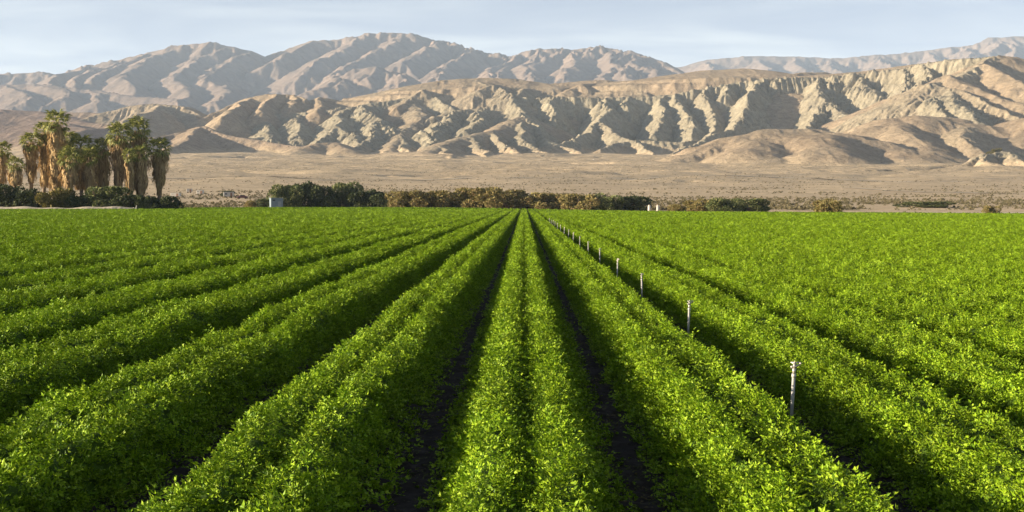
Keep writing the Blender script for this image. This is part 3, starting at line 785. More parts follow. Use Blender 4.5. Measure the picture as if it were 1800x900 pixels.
def sprig(seed, n_st=5, n_lf=6):
    r = np.random.default_rng(seed)
    V, Fc = [], []
    for k in range(n_st):
        a = k / n_st * 6.283 + r.uniform(-.5, .5)
        out = np.array([math.cos(a), math.sin(a), 0.0])
        tilt = r.uniform(.3, 1.1); Ls = r.uniform(.07, .12)
        pts = []
        for t in np.linspace(0, 1, n_lf // 2 + 1):
            pts.append(np.array([0, 0, -.02]) + out * Ls * math.sin(tilt) * t * (0.6 + 0.4 * t) + np.array([0, 0, 1.0]) * Ls * math.cos(tilt) * t * (1.15 - .15 * t))
        for q in range(1, len(pts)):
            d = pts[q] - pts[q - 1]
            side = np.cross(d, [0, 0, 1.0]); side /= np.linalg.norm(side) + 1e-9
            for sg in (-1, 1):
                dv = d / np.linalg.norm(d) * .7 + side * sg * r.uniform(.6, 1.1) + np.array([0, 0, r.uniform(-.1, .35)])
                leaflet(V, Fc, pts[q], dv, np.array([0, 0, 1.0]) + r.normal(0, .25, 3), r.uniform(.026, .042), r.uniform(.007, .0115))
        leaflet(V, Fc, pts[-1], pts[-1] - pts[-2], np.array([0, 0, 1.0]) + r.normal(0, .3, 3), r.uniform(.03, .045), r.uniform(.009, .012))
    return mesh('crop_sprig', np.array(V), np.array(Fc), M_CROP)


SPRIGS = proto_set('sprigs', [sprig(100 + i) for i in range(6)])

# ------------------------------------------------------------------ beds
S = 1.5; X0 = 0.03      # bed spacing and centre of the middle bed
EDGE = [(-200, 250), (0, 252), (320, 330), (480, 370), (700, 362), (920, 345), (1140, 290), (1400, 262), (1800, 225), (2100, 205)]


def field_end(X):
    """far end of the field along a row at X"""
    d = 300.0
    for _ in range(8):
        px = CX + X / d * F
        d = float(np.interp(px, [e[0] for e in EDGE], [e[1] for e in EDGE]))
    return d


def bed_h(x, y, k):
    """canopy height of a bed: two plant lines with a dip between them; x across from the bed centre"""
    kk = np.asarray(k, dtype=np.float64)
    wob = 0.03 * fbm(y / 2.1 + kk * 17.7, kk * 3.3 + y * 0, 2, 71)
    x = x - wob + 0.035
    wid = 1.0 + 0.07 * fbm(y / 1.6 + kk * 9.1, y * 0 + kk, 2, 72) + 0.03 * np.sin(kk * 2.3)
    ax = np.abs(x) / wid
    lobe = np.exp(-((ax - .215) / .14) ** 2)
    top = 0.26 + 0.22 * lobe
    edge = np.clip((0.55 - ax) / 0.24, 0, 1)
    h = top * np.sin(edge * 1.5708) ** 0.9
    h = np.maximum(h, .085 * np.clip((.67 - ax) / .09, 0, 1) ** .5)
    edge = np.clip(.67 - ax, 0, 1)
    n1 = fbm(x / .35 + kk * 5, y / .40, 3, 75); n2 = fbm(x / .14, y / .14 + kk * 3, 2, 79)
    gap = fbm(y / 3.5 + kk * 7, x / 2 + kk, 2, 83)
    return np.maximum(h * (1 + .13 * n1 + .10 * n2 + 0.08 * gap), 0) * np.where(edge > 0, 1, 0)


def ysamples(y0, y1):
    ys = [y0]
    while ys[-1] < y1:
        ys.append(ys[-1] + max(.09, ys[-1] * .006))
    return np.array(ys)


prof = np.array([-.68, -.64, -.56, -.52, -.47, -.42, -.34, -.25, -.16, -.07, .0, .07, .16, .25, .34, .42, .47, .52, .56, .64, .68])


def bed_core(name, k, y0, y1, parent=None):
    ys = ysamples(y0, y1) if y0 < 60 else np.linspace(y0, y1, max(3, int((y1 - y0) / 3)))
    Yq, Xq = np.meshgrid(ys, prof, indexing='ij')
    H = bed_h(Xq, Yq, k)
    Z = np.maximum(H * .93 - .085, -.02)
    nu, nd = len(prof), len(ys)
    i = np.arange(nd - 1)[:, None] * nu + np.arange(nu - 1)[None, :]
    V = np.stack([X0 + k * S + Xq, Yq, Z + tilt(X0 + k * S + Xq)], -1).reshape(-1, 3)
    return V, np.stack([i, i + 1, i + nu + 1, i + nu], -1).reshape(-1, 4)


RHO = 360.0


def foliage_points(ks, yend):
    """sprig positions over the beds ks: smaller and denser near the eye"""
    P = []; ks = np.asarray(ks)
    y0, y1 = 4.2, max(yend)
    nb = 60
    yb = np.geomspace(y0, y1, nb)
    ye = np.asarray(yend)
    out = []
    for a, b in zip(yb[:-1], yb[1:]):
        ym = .5 * (a + b)
        s = max(1.0, (ym / 25.0) ** .48)
        xlim = .405 * b + 2.2
        xc = X0 + ks * S
        sel = (np.abs(xc) < xlim + .8) & (ye > a)
        kk = ks[sel]
        if len(kk) == 0: continue
        n = int(RHO / s ** 2 * min(1, (55 / ym) ** .6) * (b - a) * 1.5 * len(kk))
        if n == 0: continue
        kr = rng.integers(0, len(kk), n)
        kv = kk[kr]
        x = rng.uniform(-.58, .58, n); y = rng.uniform(a, b, n)
        fl = rng.uniform(0, 1, n) < .36
        x = np.where(fl, np.sign(x) * rng.uniform(.3, .67, n), x)
        ok = y < ye[sel][kr]
        x, y, kv = x[ok], y[ok], kv[ok]
        x = x * (1 - .08 * (s - 1))
        out.append((x, y, kv, np.full(len(x), s)))
    x = np.concatenate([o[0] for o in out]); y = np.concatenate([o[1] for o in out])
    k = np.concatenate([o[2] for o in out]).astype(float); s = np.concatenate([o[3] for o in out])
    h = bed_h(x, y, k)
    e = .03
    nx = -(bed_h(x + e, y, k) - bed_h(x - e, y, k)) / (2 * e)
    nx = np.clip(nx, -2.5, 2.5)
    # drop some on flat tops so the steep flanks get as many leaves per area
    keep = rng.uniform(0, 1, len(x)) < np.clip(.45 + .35 * np.abs(nx), 0, 1)
    x, y, k, s, h, nx = x[keep], y[keep], k[keep], s[keep], h[keep], nx[keep]
    n = len(x)
    z = h - .05 * s ** .5 + rng.normal(0, .018, n)
    tall = rng.uniform(0, 1, n) < .03
    z = z + tall * rng.uniform(.03, .08, n)
    z = np.maximum(z, .0)
    P = np.stack([X0 + k * S + x, y, z + tilt(X0 + k * S + x)], -1)
    rot = np.stack([rng.normal(0, .3, n), np.arctan(nx) * .6 + rng.normal(0, .3, n), rng.uniform(0, 6.283, n)], -1)
    v_ = rng.uniform(.42, .98, n)
    scl = np.stack([s * v_, s * v_, s ** .45 * v_], -1)
    return P, rot, scl, rng.integers(0, 6, n)


ORD = ['', 'second ', 'third ', 'fourth ', 'fifth ', 'sixth ', 'seventh ', 'eighth ', 'ninth ', 'tenth ', 'eleventh ', 'twelfth ', 'thirteenth ', 'fourteenth ']
NB = 14
for k in range(-NB, NB + 1):
    xc = X0 + k * S
    y0 = max(3.2, (abs(xc) - 3.2) / .41)
    y1 = field_end(xc)
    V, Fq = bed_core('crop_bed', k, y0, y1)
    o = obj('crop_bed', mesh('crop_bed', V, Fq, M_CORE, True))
    if k == 0:
        lab = 'dense green double-row crop bed running straight ahead from the camera'
    else:
        sidew = 'left' if k < 0 else 'right'
        lab = 'leafy green crop bed, %s%s of the bed running straight ahead' % ((ORD[abs(k) - 1] + 'one to the ') if abs(k) > 1 else 'directly ', sidew)
    tag(o, lab, 'crop row', 'raised crop beds running to the far field edge')
    P, rot, scl, idx = foliage_points([k], [y1])
    scatter('foliage', P, rot, scl, idx, SPRIGS, o)

ks = [k for k in range(-115, 90) if abs(k) > NB]
ye = [field_end(X0 + k * S) for k in ks]
VV, FF, off = [], [], 0
ks2, ye2 = [], []
for k, y1 in zip(ks, ye):
    xc = X0 + k * S
    y0 = max(3.2, (abs(xc) - 3.2) / .41)
    if y0 > y1 - 4: continue
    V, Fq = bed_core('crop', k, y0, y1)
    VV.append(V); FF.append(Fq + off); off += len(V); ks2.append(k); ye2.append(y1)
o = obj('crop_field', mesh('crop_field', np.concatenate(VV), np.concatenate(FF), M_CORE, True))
tag(o, 'closed green crop canopy of the many beds far out on both sides', 'crop', kind='stuff')
P, rot, scl, idx = foliage_points(ks2, ye2)
scatter('foliage', P, rot, scl, idx, SPRIGS, o)
print('crop instances', len(P))

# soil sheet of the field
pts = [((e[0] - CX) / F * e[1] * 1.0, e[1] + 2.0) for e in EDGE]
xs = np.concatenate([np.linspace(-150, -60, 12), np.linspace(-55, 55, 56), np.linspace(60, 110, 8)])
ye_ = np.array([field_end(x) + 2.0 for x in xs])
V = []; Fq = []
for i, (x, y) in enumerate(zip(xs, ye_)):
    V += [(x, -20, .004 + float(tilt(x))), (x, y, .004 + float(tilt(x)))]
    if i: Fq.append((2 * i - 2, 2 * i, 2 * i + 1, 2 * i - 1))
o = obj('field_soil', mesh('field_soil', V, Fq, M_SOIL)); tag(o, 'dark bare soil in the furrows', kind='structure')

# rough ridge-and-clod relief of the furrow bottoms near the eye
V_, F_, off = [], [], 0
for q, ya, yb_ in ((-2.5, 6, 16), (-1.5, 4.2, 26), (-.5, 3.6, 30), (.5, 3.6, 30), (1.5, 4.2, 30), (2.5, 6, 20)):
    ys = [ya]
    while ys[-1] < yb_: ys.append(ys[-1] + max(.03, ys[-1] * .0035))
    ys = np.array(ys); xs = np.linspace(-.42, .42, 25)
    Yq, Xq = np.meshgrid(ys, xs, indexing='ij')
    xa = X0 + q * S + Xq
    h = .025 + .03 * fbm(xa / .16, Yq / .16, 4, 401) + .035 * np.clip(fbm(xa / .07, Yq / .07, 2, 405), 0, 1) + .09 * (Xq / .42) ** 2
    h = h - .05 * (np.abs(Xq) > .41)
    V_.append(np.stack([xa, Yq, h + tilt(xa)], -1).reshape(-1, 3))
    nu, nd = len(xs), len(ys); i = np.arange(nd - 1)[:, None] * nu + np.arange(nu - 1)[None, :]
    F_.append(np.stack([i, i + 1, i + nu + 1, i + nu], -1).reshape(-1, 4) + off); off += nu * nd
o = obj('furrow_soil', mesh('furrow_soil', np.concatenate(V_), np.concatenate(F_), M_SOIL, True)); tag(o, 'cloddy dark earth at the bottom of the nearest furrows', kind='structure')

# fallen leaflets and crumbs of earth on the furrow bottoms
M_LITTER = leaf_mat('fallen_leaf', [(0.03, 0.05, 0.01), (0.09, 0.10, 0.02), (0.12, 0.09, 0.04), (0.05, 0.04, 0.03)], trans=.05, rough=.8, spec=.1)
V, Fq = [], []
for _ in range(9):
    a = random.uniform(0, 6.28)
    leaflet(V, Fq, np.array([random.uniform(-.08, .08), random.uniform(-.08, .08), .004]), np.array([math.cos(a), math.sin(a), random.uniform(0, .3)]), np.array([0, 0, 1.0]), random.uniform(.02, .035), .007)
LIT = proto_set('litter', [mesh('litter', np.array(V), np.array(Fq), M_LITTER)])
n = 2600
q = rng.integers(-2, 3, n) + .5; y = 3.8 + 26 * rng.uniform(0, 1, n) ** 1.3; xa = X0 + q * S + rng.normal(0, .16, n)
Xr = xa - X0 - q * S
h = .025 + .03 * fbm(xa / .16, y / .16, 4, 401) + .035 * np.clip(fbm(xa / .07, y / .07, 2, 405), 0, 1) + .09 * (Xr / .42) ** 2
lt = scatter('fallen_leaves', np.stack([xa, y, h + tilt(xa) + .004], -1), np.stack([rng.normal(0, .2, n), rng.normal(0, .2, n), rng.uniform(0, 6.28, n)], -1), rng.uniform(.7, 1.4, n), np.zeros(n), LIT)
tag(lt, 'fallen leaflets lying on the dark furrow earth', kind='stuff')

# ------------------------------------------------------------------ sprinkler risers
M_PIPE = simple('weathered_aluminium', (0.42, 0.41, 0.38), 0.55, metal=0.2, var=0.3, nscale=30)
M_BRASS = simple('sprinkler_brass', (0.45, 0.42, 0.36), 0.45, metal=0.5, var=0.1, nscale=40)


def tube(V, Fc, p, q, r0, r1, n=10, cap=True):
    p = np.array(p, float); q = np.array(q, float); d = q - p; d /= np.linalg.norm(d)
    a = np.cross(d, [0, 0, 1.0] if abs(d[2]) < .9 else [1.0, 0, 0]); a /= np.linalg.norm(a); b = np.cross(d, a)
    i = len(V)
    for c, r in ((p, r0), (q, r1)):
        for k in range(n):
            t = 6.2832 * k / n
            V.append(c + (a * math.cos(t) + b * math.sin(t)) * r)
    for k in range(n):
        Fc.append((i + k, i + (k + 1) % n, i + n + (k + 1) % n, i + n + k))
    if cap:
        Fc.append(tuple(i + k for k in reversed(range(n)))); Fc.append(tuple(i + n + k for k in range(n)))


def tmesh(name, segs, mat, n=10, smooth=True):
    V, Fc = [], []
    for s_ in segs: tube(V, Fc, *s_, n=n)
    return mesh(name, np.array(V), Fc, mat, smooth)


pipe_me = tmesh('riser_pipe', [((0, 0, -.03), (0, 0, .50), .0155, .0145), ((0, 0, .0), (0, 0, .05), .024, .024), ((0, 0, .485), (0, 0, .515), .019, .019)], M_PIPE, 12)
head_me = tmesh('sprinkler_head', [((0, 0, .52), (0, 0, .56), .013, .017), ((0, 0, .56), (0, 0, .60), .011, .011), ((0, 0, .575), (.055, 0, .60), .010, .007), ((0, 0, .575), (-.03, 0, .57), .009, .010),
                                   ((-.02, .0, .60), (.035, 0, .612), .006, .006), ((0, 0, .60), (0, 0, .625), .007, .004)], M_BRASS, 8)
arm_me = tmesh('swing_arm', [((-.03, .012, .607), (.045, -.01, .611), .005, .005), ((.042, -.010, .611), (.055, -.014, .600), .008, .007)], M_BRASS, 6)
RORD = ['nearest and tallest-looking', 'second', 'third', 'fourth', 'fifth', 'sixth', 'seventh', 'eighth', 'ninth', 'tenth', 'eleventh', 'twelfth', 'thirteenth', 'fourteenth', 'fifteenth', 'sixteenth']
riser = None
for i in range(16):
    d = 11.35 + 7.12 * i + (random.uniform(-.25, .25) if i > 2 else 0)
    x = 2.215 + .0 * d
    e = bpy.data.objects.new('sprinkler_riser', None); COL.objects.link(e)
    for nm, me in (('pipe', pipe_me), ('sprinkler_head', head_me), ('swing_arm', arm_me)):
        c = obj(nm, me, e)
    e.location = (x, d, float(tilt(x)))
    e.rotation_euler = (R(random.uniform(-2.5, 2.5)), R([3.2, 1.6, .2][i] if i < 3 else random.uniform(-4, 4)), R(random.uniform(-60, 60)))
    tag(e, ('slim grey sprinkler riser standing in the furrow, nearest to the camera' if i == 0 else 'slim grey sprinkler riser in the furrow, %s from the camera' % RORD[i]), 'sprinkler', 'sprinkler risers lined up in the furrow')

# ------------------------------------------------------------------ palms
M_TRUNK = simple('palm_trunk', (0.20, 0.145, 0.10), 0.9, var=0.25, nscale=3.0, bump=0.5)
M_SKIRT = leaf_mat('dead_frond', [(0.18, 0.115, 0.055), (0.40, 0.27, 0.13), (0.56, 0.41, 0.21), (0.30, 0.20, 0.11)], trans=0.12, rough=0.8, spec=0.1)
M_PALM = leaf_mat('palm_leaf', [(0.06, 0.085, 0.02), (0.17, 0.19, 0.035), (0.30, 0.31, 0.07), (0.46, 0.42, 0.14)], trans=0.22, rough=0.5, spec=0.3)


def frond_mesh(seed, L_=1.5, fan=1.15, droop=.35):
    """fan leaf: arching stalk and pleated fingers, along +X"""
    r = np.random.default_rng(seed)
    V, Fc = [], []
    n = 5
    st = [np.array([t * L_, 0, .12 * t - droop * .5 * t * t]) for t in np.linspace(0, 1, n)]
    for a, b in zip(st[:-1], st[1:]):
        i = len(V); V += [a + [0, .035, 0], a - [0, .035, 0], b - [0, .03, 0], b + [0, .03, 0]]; Fc.append((i, i + 1, i + 2, i + 3))
    tip = st[-1]
    nf = 11
    for k in range(nf):
        t = k / (nf - 1) * 2 - 1
        a = t * 1.75
        Lf = fan * (1 - .22 * t * t) * r.uniform(.88, 1.1)
        dv = np.array([math.cos(a), math.sin(a), -.16])
        sv = np.array([-math.sin(a), math.cos(a), 0]) * .075
        i = len(V)
        m = tip + dv * Lf * .55; e = tip + dv * Lf * .95 + np.array([0, 0, -(.22 + droop * .5) * Lf * r.uniform(.6, 1.4)])
        V += [tip, m + sv, m + [0, 0, .05], m - sv, e]
        Fc += [(i, i + 1, i + 2), (i, i + 2, i + 3), (i + 1, i + 4, i + 2), (i + 2, i + 4, i + 3)]
    return mesh('frond', np.array(V), Fc, M_PALM)


FRONDS = [frond_mesh(40 + i, random.uniform(1.15, 1.6), random.uniform(.75, 1.0), random.uniform(.1, .8)) for i in range(5)]


def skirt_mesh(h0, h1, r_top, r_mid, r_bot, seed, x=0, dense=1.0):
    r = np.random.default_rng(seed)
    V, Fc = [], []
    n = int(70 * (h1 - h0) * dense)
    for _ in range(n):
        t = r.uniform(0, 1) ** .9
        z = h0 + (h1 - h0) * t
        rad = np.interp(t, [0, .12, .55, .9, 1], [r_bot * .75, r_bot, r_mid, r_top, r_top * .6]) * r.uniform(.75, 1.06)
        a = r.uniform(0, 6.283)
        # lumps of old leaves stacked down the trunk
        rad *= 1 + .24 * math.sin(z * 1.7 + 3 * math.sin(a + seed) + a * 2) + .12 * math.sin(a * 5 + seed + z)
        c = np.array([math.cos(a), math.sin(a), 0]); sd_ = np.array([-math.sin(a), math.cos(a), 0])
        L_ = r.uniform(.8, 2.2); w = r.uniform(.05, .15)
        top = c * rad * .72 + np.array([0, 0, z + L_ * .5]); mid = c * rad * 1.06 + np.array([0, 0, z]) + sd_ * r.normal(0, .1)
        bot = c * rad * r.uniform(.85, 1.12) + np.array([0, 0, max(z - L_ * .6, h0 - .4)]) + sd_ * r.normal(0, .16)
        i = len(V)
        V += [top - sd_ * w * .3, top + sd_ * w * .3, mid + sd_ * w + c * .05, mid - sd_ * w - c * .03, bot]
        Fc += [(i, i + 1, i + 2, i + 3), (i + 3, i + 2, i + 4)]
    V = np.array(V)
    # solid core of packed leaves
    VV = list(V); seg = 12
    zs = np.linspace(h0, h1, 12)
    i0 = len(VV)
    for z in zs:
        t = (z - h0) / (h1 - h0)
        rad = np.interp(t, [0, .12, .55, .9, 1], [r_bot * .6, r_bot * .85, r_mid * .85, r_top * .8, .25])
        for k in range(seg):
            a = 6.2832 * k / seg
            q = rad * r.uniform(.85, 1.05)
            VV.append(np.array([math.cos(a) * q, math.sin(a) * q, z]))
    for j in range(len(zs) - 1):
        for k in range(seg):
            Fc.append((i0 + j * seg + k, i0 + j * seg + (k + 1) % seg, i0 + (j + 1) * seg + (k + 1) % seg, i0 + (j + 1) * seg + k))
    return mesh('skirt', np.array(VV), Fc, M_SKIRT)


# px centre, py top of crown, d, crown radius m, skirt bottom py, skirt radii (top, mid, bottom), label
PALMS = [
    (3, 256, 287, 2.1, 325, (1.3, 1.2, .9), 'fan palm cut by the left picture edge, its crown dark against the hill'),
    (27, 283, 282, 1.7, 328, (1.5, 1.7, 1.4), 'low fan palm with a squat bright golden skirt near the left edge'),
    (55, 240, 288, 2.2, 322, (1.6, 1.4, 1.0), 'medium fan palm with a narrow skirt just left of the tallest palm'),
    (79, 222, 291, 2.2, 330, (1.6, 1.5, 1.1), 'fan palm pressed close behind the left side of the tallest palm'),
    (99, 203, 286, 2.6, 346, (1.9, 1.9, 1.5), 'tallest fan palm with a long shaggy tan skirt'),
    (142, 247, 288, 2.7, 335, (2.0, 1.9, 1.5), 'broad bushy fan palm directly right of the tallest palm'),
    (122, 268, 281, 2.4, 332, (2.0, 2.2, 1.4), 'short front fan palm with the widest bright yellow skirt'),
    (157, 268, 283, 2.0, 338, (1.6, 1.7, 1.3), 'short fan palm right of the yellow-skirted one'),
    (182, 252, 289, 2.2, 336, (1.5, 1.5, 1.2), 'fan palm with a brown shaded skirt filling the gap between the two tall clusters'),
    (209, 225, 284, 2.7, 340, (1.9, 1.8, .9), 'tall fan palm with a long golden skirt tapering to the ground'),
    (243, 217, 289, 2.6, 335, (1.9, 1.8, 1.3), 'tall fan palm right of the golden-skirted one, crown topping the right cluster'),
    (228, 268, 281, 1.5, 342, (1.0, 1.0, .8), 'small fan palm with a gold skirt between the two tall right-hand palms'),
    (248, 262, 283, 1.9, 345, (1.7, 1.7, 1.2), 'short fan palm in deep shade below the topmost right crown'),
    (280, 251, 286, 2.4, 344, (2.0, 1.8, .6), 'rightmost fan palm with a dark skirt narrowing like a teardrop'),
    (118, 238, 298, 2.2, 330, (1.6, 1.6, 1.2), 'fan palm in shade behind and right of the tallest palm'),
    (166, 262, 298, 2.0, 332, (1.6, 1.6, 1.3), 'dim fan palm at the back of the gap between the two clusters'),
]
fi = 0
for n_, (px, py, d, cr_, pb, rad, lab) in enumerate(PALMS):
    x, _, ztop = at(px, py, d)
    zb = at(px, pb, d)[2]
    hz = ztop - cr_ * .72          # crown heart
    e = bpy.data.objects.new('fan_palm', None); COL.objects.link(e); e.location = (x, d, float(tilt(x)) - .02)
    tag(e, lab, 'palm tree', 'fan palms in the grove at the field edge')
    lean = random.uniform(-.25, .25)
    V, Fc = [], []
    for a, b in zip(np.linspace(-.3, hz, 7)[:-1], np.linspace(-.3, hz, 7)[1:]):
        tube(V, Fc, (lean * (a / hz) ** 2 - lean, 0, a), (lean * (b / hz) ** 2 - lean, 0, b), .42 - .1 * a / hz, .42 - .1 * b / hz, 12)
    obj('trunk', mesh('trunk', np.array(V), Fc, M_TRUNK, True), e)
    sk = obj('skirt', skirt_mesh(zb, hz - .5, *[q * .84 for q in rad], 300 + n_, dense=1.25), e)
    nf = 38
    for k in range(nf):
        t = (k + .5) / nf
        el = math.asin(1 - t * 1.5) if t < .9 else -.35
        el = 1.35 - 2.0 * t + random.uniform(-.12, .12)
        az = k * 2.39996 + random.uniform(-.2, .2)
        f = obj('frond', FRONDS[(fi + k) % 5], e, (0, 0, hz + .25 * (1 - t)), (random.uniform(-.3, .3), -el, az))
        s_ = cr_ / 2.35 * 1.32 * random.uniform(.88, 1.1)
        f.scale = (s_, s_, s_)
    fi += 1

# ------------------------------------------------------------------ shrubs
def shrub_mesh(name, seed, n, lw, mat, lumps=12, flat=.75, spiky=0.0, woody=True):
    """unit shrub: radius about 1, height about 1.1; leaf-sized faces spread over lumps, stems inside"""
    r = np.random.default_rng(seed)
    cs = [((k_ + .5) / lumps * 1.5 - .75 + r.uniform(-.15, .15), r.uniform(-.5, .5), r.uniform(.12, .35) if k_ % 2 else r.uniform(.5, .8), r.uniform(.26, .42)) for k_ in range(lumps)]
    Vl = []; Fl = []
    per = n // lumps
    for cx_, cy_, cz_, cr2 in cs:
        v = r.normal(0, 1, (per, 3)); v /= np.linalg.norm(v, axis=1)[:, None]
        rr = cr2 * r.uniform(.55, 1.08, per) ** .6
        P = np.stack([cx_ + v[:, 0] * rr, cy_ + v[:, 1] * rr, np.maximum(cz_ + v[:, 2] * rr * flat, .02)], -1)
        dirv = v + r.normal(0, .6, (per, 3)) + np.array([0, 0, spiky]); dirv /= np.linalg.norm(dirv, axis=1)[:, None]
        sd_ = np.cross(dirv, r.normal(0, 1, (per, 3))); sd_ /= np.linalg.norm(sd_, axis=1)[:, None]
        L_ = lw * r.uniform(.7, 1.5, per)[:, None]; w = L_ * .3
        q = np.stack([P - dirv * L_ * .5, P + sd_ * w, P + dirv * L_ * .6, P - sd_ * w], 1).reshape(-1, 3)
        Vl.append(q)
    V = np.concatenate(Vl); Fq = np.arange(len(V)).reshape(-1, 4)
    return mesh(name, V, Fq, mat)


def core_mesh(seed, mat):
    r = np.random.default_rng(seed)
    V, Fc = [], []
    for k in range(9):
        a = r.uniform(0, 6.283); t = r.uniform(.2, .9)
        tube(V, Fc, (r.normal(0, .05), r.normal(0, .05), -.05), (math.cos(a) * .6 * t, math.sin(a) * .6 * t, r.uniform(.45, .85)), .035, .012, 5)
    return mesh('stems', np.array(V), Fc, mat)


M_DARK = leaf_mat('dark_shrub', [(0.022, 0.036, 0.012), (0.045, 0.062, 0.022), (0.075, 0.09, 0.032), (0.11, 0.12, 0.045)], trans=.12, rough=.6, spec=.2)
M_OLIVE = leaf_mat('olive_shrub', [(0.12, 0.115, 0.04), (0.24, 0.205, 0.07), (0.34, 0.28, 0.11), (0.27, 0.18, 0.09)], trans=.15, rough=.75, spec=.1)
M_GREENISH = leaf_mat('green_shrub', [(0.05, 0.075, 0.025), (0.11, 0.135, 0.045), (0.17, 0.185, 0.07), (0.26, 0.25, 0.10)], trans=.15, rough=.7, spec=.15)
M_YEL = leaf_mat('yellow_shrub', [(0.08, 0.08, 0.02), (0.17, 0.15, 0.04), (0.24, 0.19, 0.06), (0.1, 0.1, 0.03)], trans=.15, rough=.7, spec=.15)
M_FLOWER = leaf_mat('pale_bloom', [(0.5, 0.44, 0.32), (0.62, 0.56, 0.44), (0.42, 0.38, 0.2), (0.6, 0.56, 0.48)], trans=.15, rough=.7, spec=.1)
M_STEM = simple('stem_wood', (0.13, 0.09, 0.06), .9, var=.2)
SH = {}
for nm, m_ in (('dark', M_DARK), ('olive', M_OLIVE), ('green', M_GREENISH), ('yellow', M_YEL)):
    SH[nm] = [(shrub_mesh('foliage', 500 + i * 7 + len(nm), 5200, .085, m_, spiky=.3), core_mesh(600 + i, M_STEM)) for i in range(3)]
si = 0


def shrub(px0, px1, pytop, d, kind, lab, name='shrub', z=None, grp=None, hw=1.0):
    """a shrub spanning px0..px1 in the photo with its top at pytop, standing at distance d"""
    global si
    xa = (px0 - CX) / F * d; xb = (px1 - CX) / F * d
    zt = at(0, pytop, d)[2]
    z0 = float(z_plain(np.array([(xa + xb) / 2]), np.array([float(d)]))[0]) if d > 385 else 0.0
    if d <= 385: z0 = float(tilt((xa + xb) / 2)) * min(1, (420 - d) / 30)
    if z is not None: z0 = z
    h = zt - z0
    e = bpy.data.objects.new(name, None); COL.objects.link(e)
    e.location = ((xa + xb) / 2, d, z0); e.rotation_euler[2] = random.uniform(0, 6.28)
    fo, st = SH[kind][si % 3]; si += 1
    w = (xb - xa) / 2 / .80
    for nm, me in (('foliage', fo), ('stems', st)):
        c = obj(nm, me, e); c.scale = (w, w * hw, h / 1.08)
    tag(e, lab, 'shrub', grp)
    return e


GR = 'dark shrubs at the foot of the palms'
shrub(-40, 30, 322, 275, 'dark', 'dark green shrub at the left picture edge below the palms', grp=GR)
shrub(18, 78, 326, 274, 'dark', 'rounded dark shrub between the left edge and the yellow thicket', grp=GR)
shrub(70, 128, 326, 272, 'yellow', 'yellow-green thicket of upright stems under the tallest palm', grp=GR)
shrub(110, 160, 342, 274, 'dark', 'low dark shrub right of the yellow-green thicket', grp=GR)
shrub(140, 222, 322, 273, 'green', 'broad rounded green shrub below the middle of the grove', grp=GR)
shrub(195, 262, 340, 272, 'dark', 'low dark shrub below the golden-skirted palm', grp=GR)
shrub(240, 262, 344, 270, 'green', 'small grey-green bush beside the low dark shrubs of the right palms', grp=GR)
shrub(248, 300, 346, 272, 'dark', 'low dark hedge-like shrub under the rightmost palm', grp=GR)
shrub(285, 322, 342, 272, 'dark', 'last dark shrub where the grove ends on its right', grp=GR)

GC = 'shrubs along the far field edge'
shrub(476, 528, 322, 384, 'green', 'flowering shrub foliage rounded above the grey shed', grp=GC)
shrub(505, 558, 312, 392, 'dark', 'tallest dark shrub just right of the flowering one', grp=GC)
shrub(545, 600, 322, 388, 'dark', 'dark shrub between the tallest shrub and the dense dark thicket', grp=GC)
shrub(580, 640, 318, 392, 'green', 'green-topped shrub in the middle of the dark thicket', grp=GC)
shrub(615, 672, 328, 386, 'dark', 'sloping dark shrub right of the green-topped one', grp=GC)
shrub(655, 706, 338, 384, 'dark', 'lowest dark shrub tapering off beside the olive hedge', grp=GC)
ol = [(690, 740, 333), (725, 790, 331), (775, 830, 328), (815, 880, 327), (860, 925, 329), (905, 965, 334), (945, 1010, 336)]
ow = ['dark-speckled olive brown shrub at the left end of the tamarisk hedge', 'second olive brown shrub from the left end of the tamarisk hedge', 'olive shrub left of the hedge middle, level topped',
      'highest olive brown shrub at the middle of the tamarisk hedge', 'olive shrub just right of the highest one in the hedge', 'olive shrub above the point where the rows converge', 'olive and brown shrub joining the low dark strip']
for (a, b, t), l_ in zip(ol, ow): shrub(a - 8, b + 8, t + (2 if a > 880 else 0), 376 if a < 860 else 368, 'olive', l_, grp=GC, hw=.8)
dk = [(990, 1050, 338, 'olive'), (1030, 1090, 337, 'green'), (1075, 1140, 343, 'dark')]
dw = ['brown-topped shrub at the start of the dark strip right of centre', 'green-brown shrub in the middle of the dark strip', 'low dark shrub ending the hedge beside the white tanks']
for (a, b, t, kd), l_ in zip(dk, dw): shrub(a, b, t, 352, kd, l_, grp=GC, hw=.8)
GR2 = 'scattered bushes on the right field edge'
shrub(1168, 1205, 357, 300, 'olive', 'small low olive bush right of the white tanks', grp=GR2)
shrub(1205, 1262, 348, 330, 'olive', 'loose olive bush left of the twin green bushes', grp=GR2)
shrub(1245, 1300, 347, 320, 'green', 'dense green bush, left one of a joined pair', grp=GR2)
shrub(1290, 1348, 346, 330, 'green', 'dense green bush, right one of a joined pair', grp=GR2)
shrub(1430, 1480, 347, 268, 'olive', 'lone rounded brown-green bush standing on the field edge', grp=GR2)
shrub(1728, 1756, 361, 232, 'olive', 'tiny brown bush against the pale road near the right edge', grp=GR2)
shrub(1580, 1665, 353, 420, 'green', 'flat green scrub patch behind the pale road', grp=GR2)

# pale blossoms lie over the first shrub as its own part
flo = [o for o in bpy.data.objects if o.get('label', '').startswith('flowering shrub')][0]
fm = shrub_mesh('blossoms', 777, 900, .075, M_FLOWER, spiky=.3)
c = obj('blossoms', fm, flo); ch0 = flo.children[0]; c.scale = [q * 1.05 for q in ch0.scale]

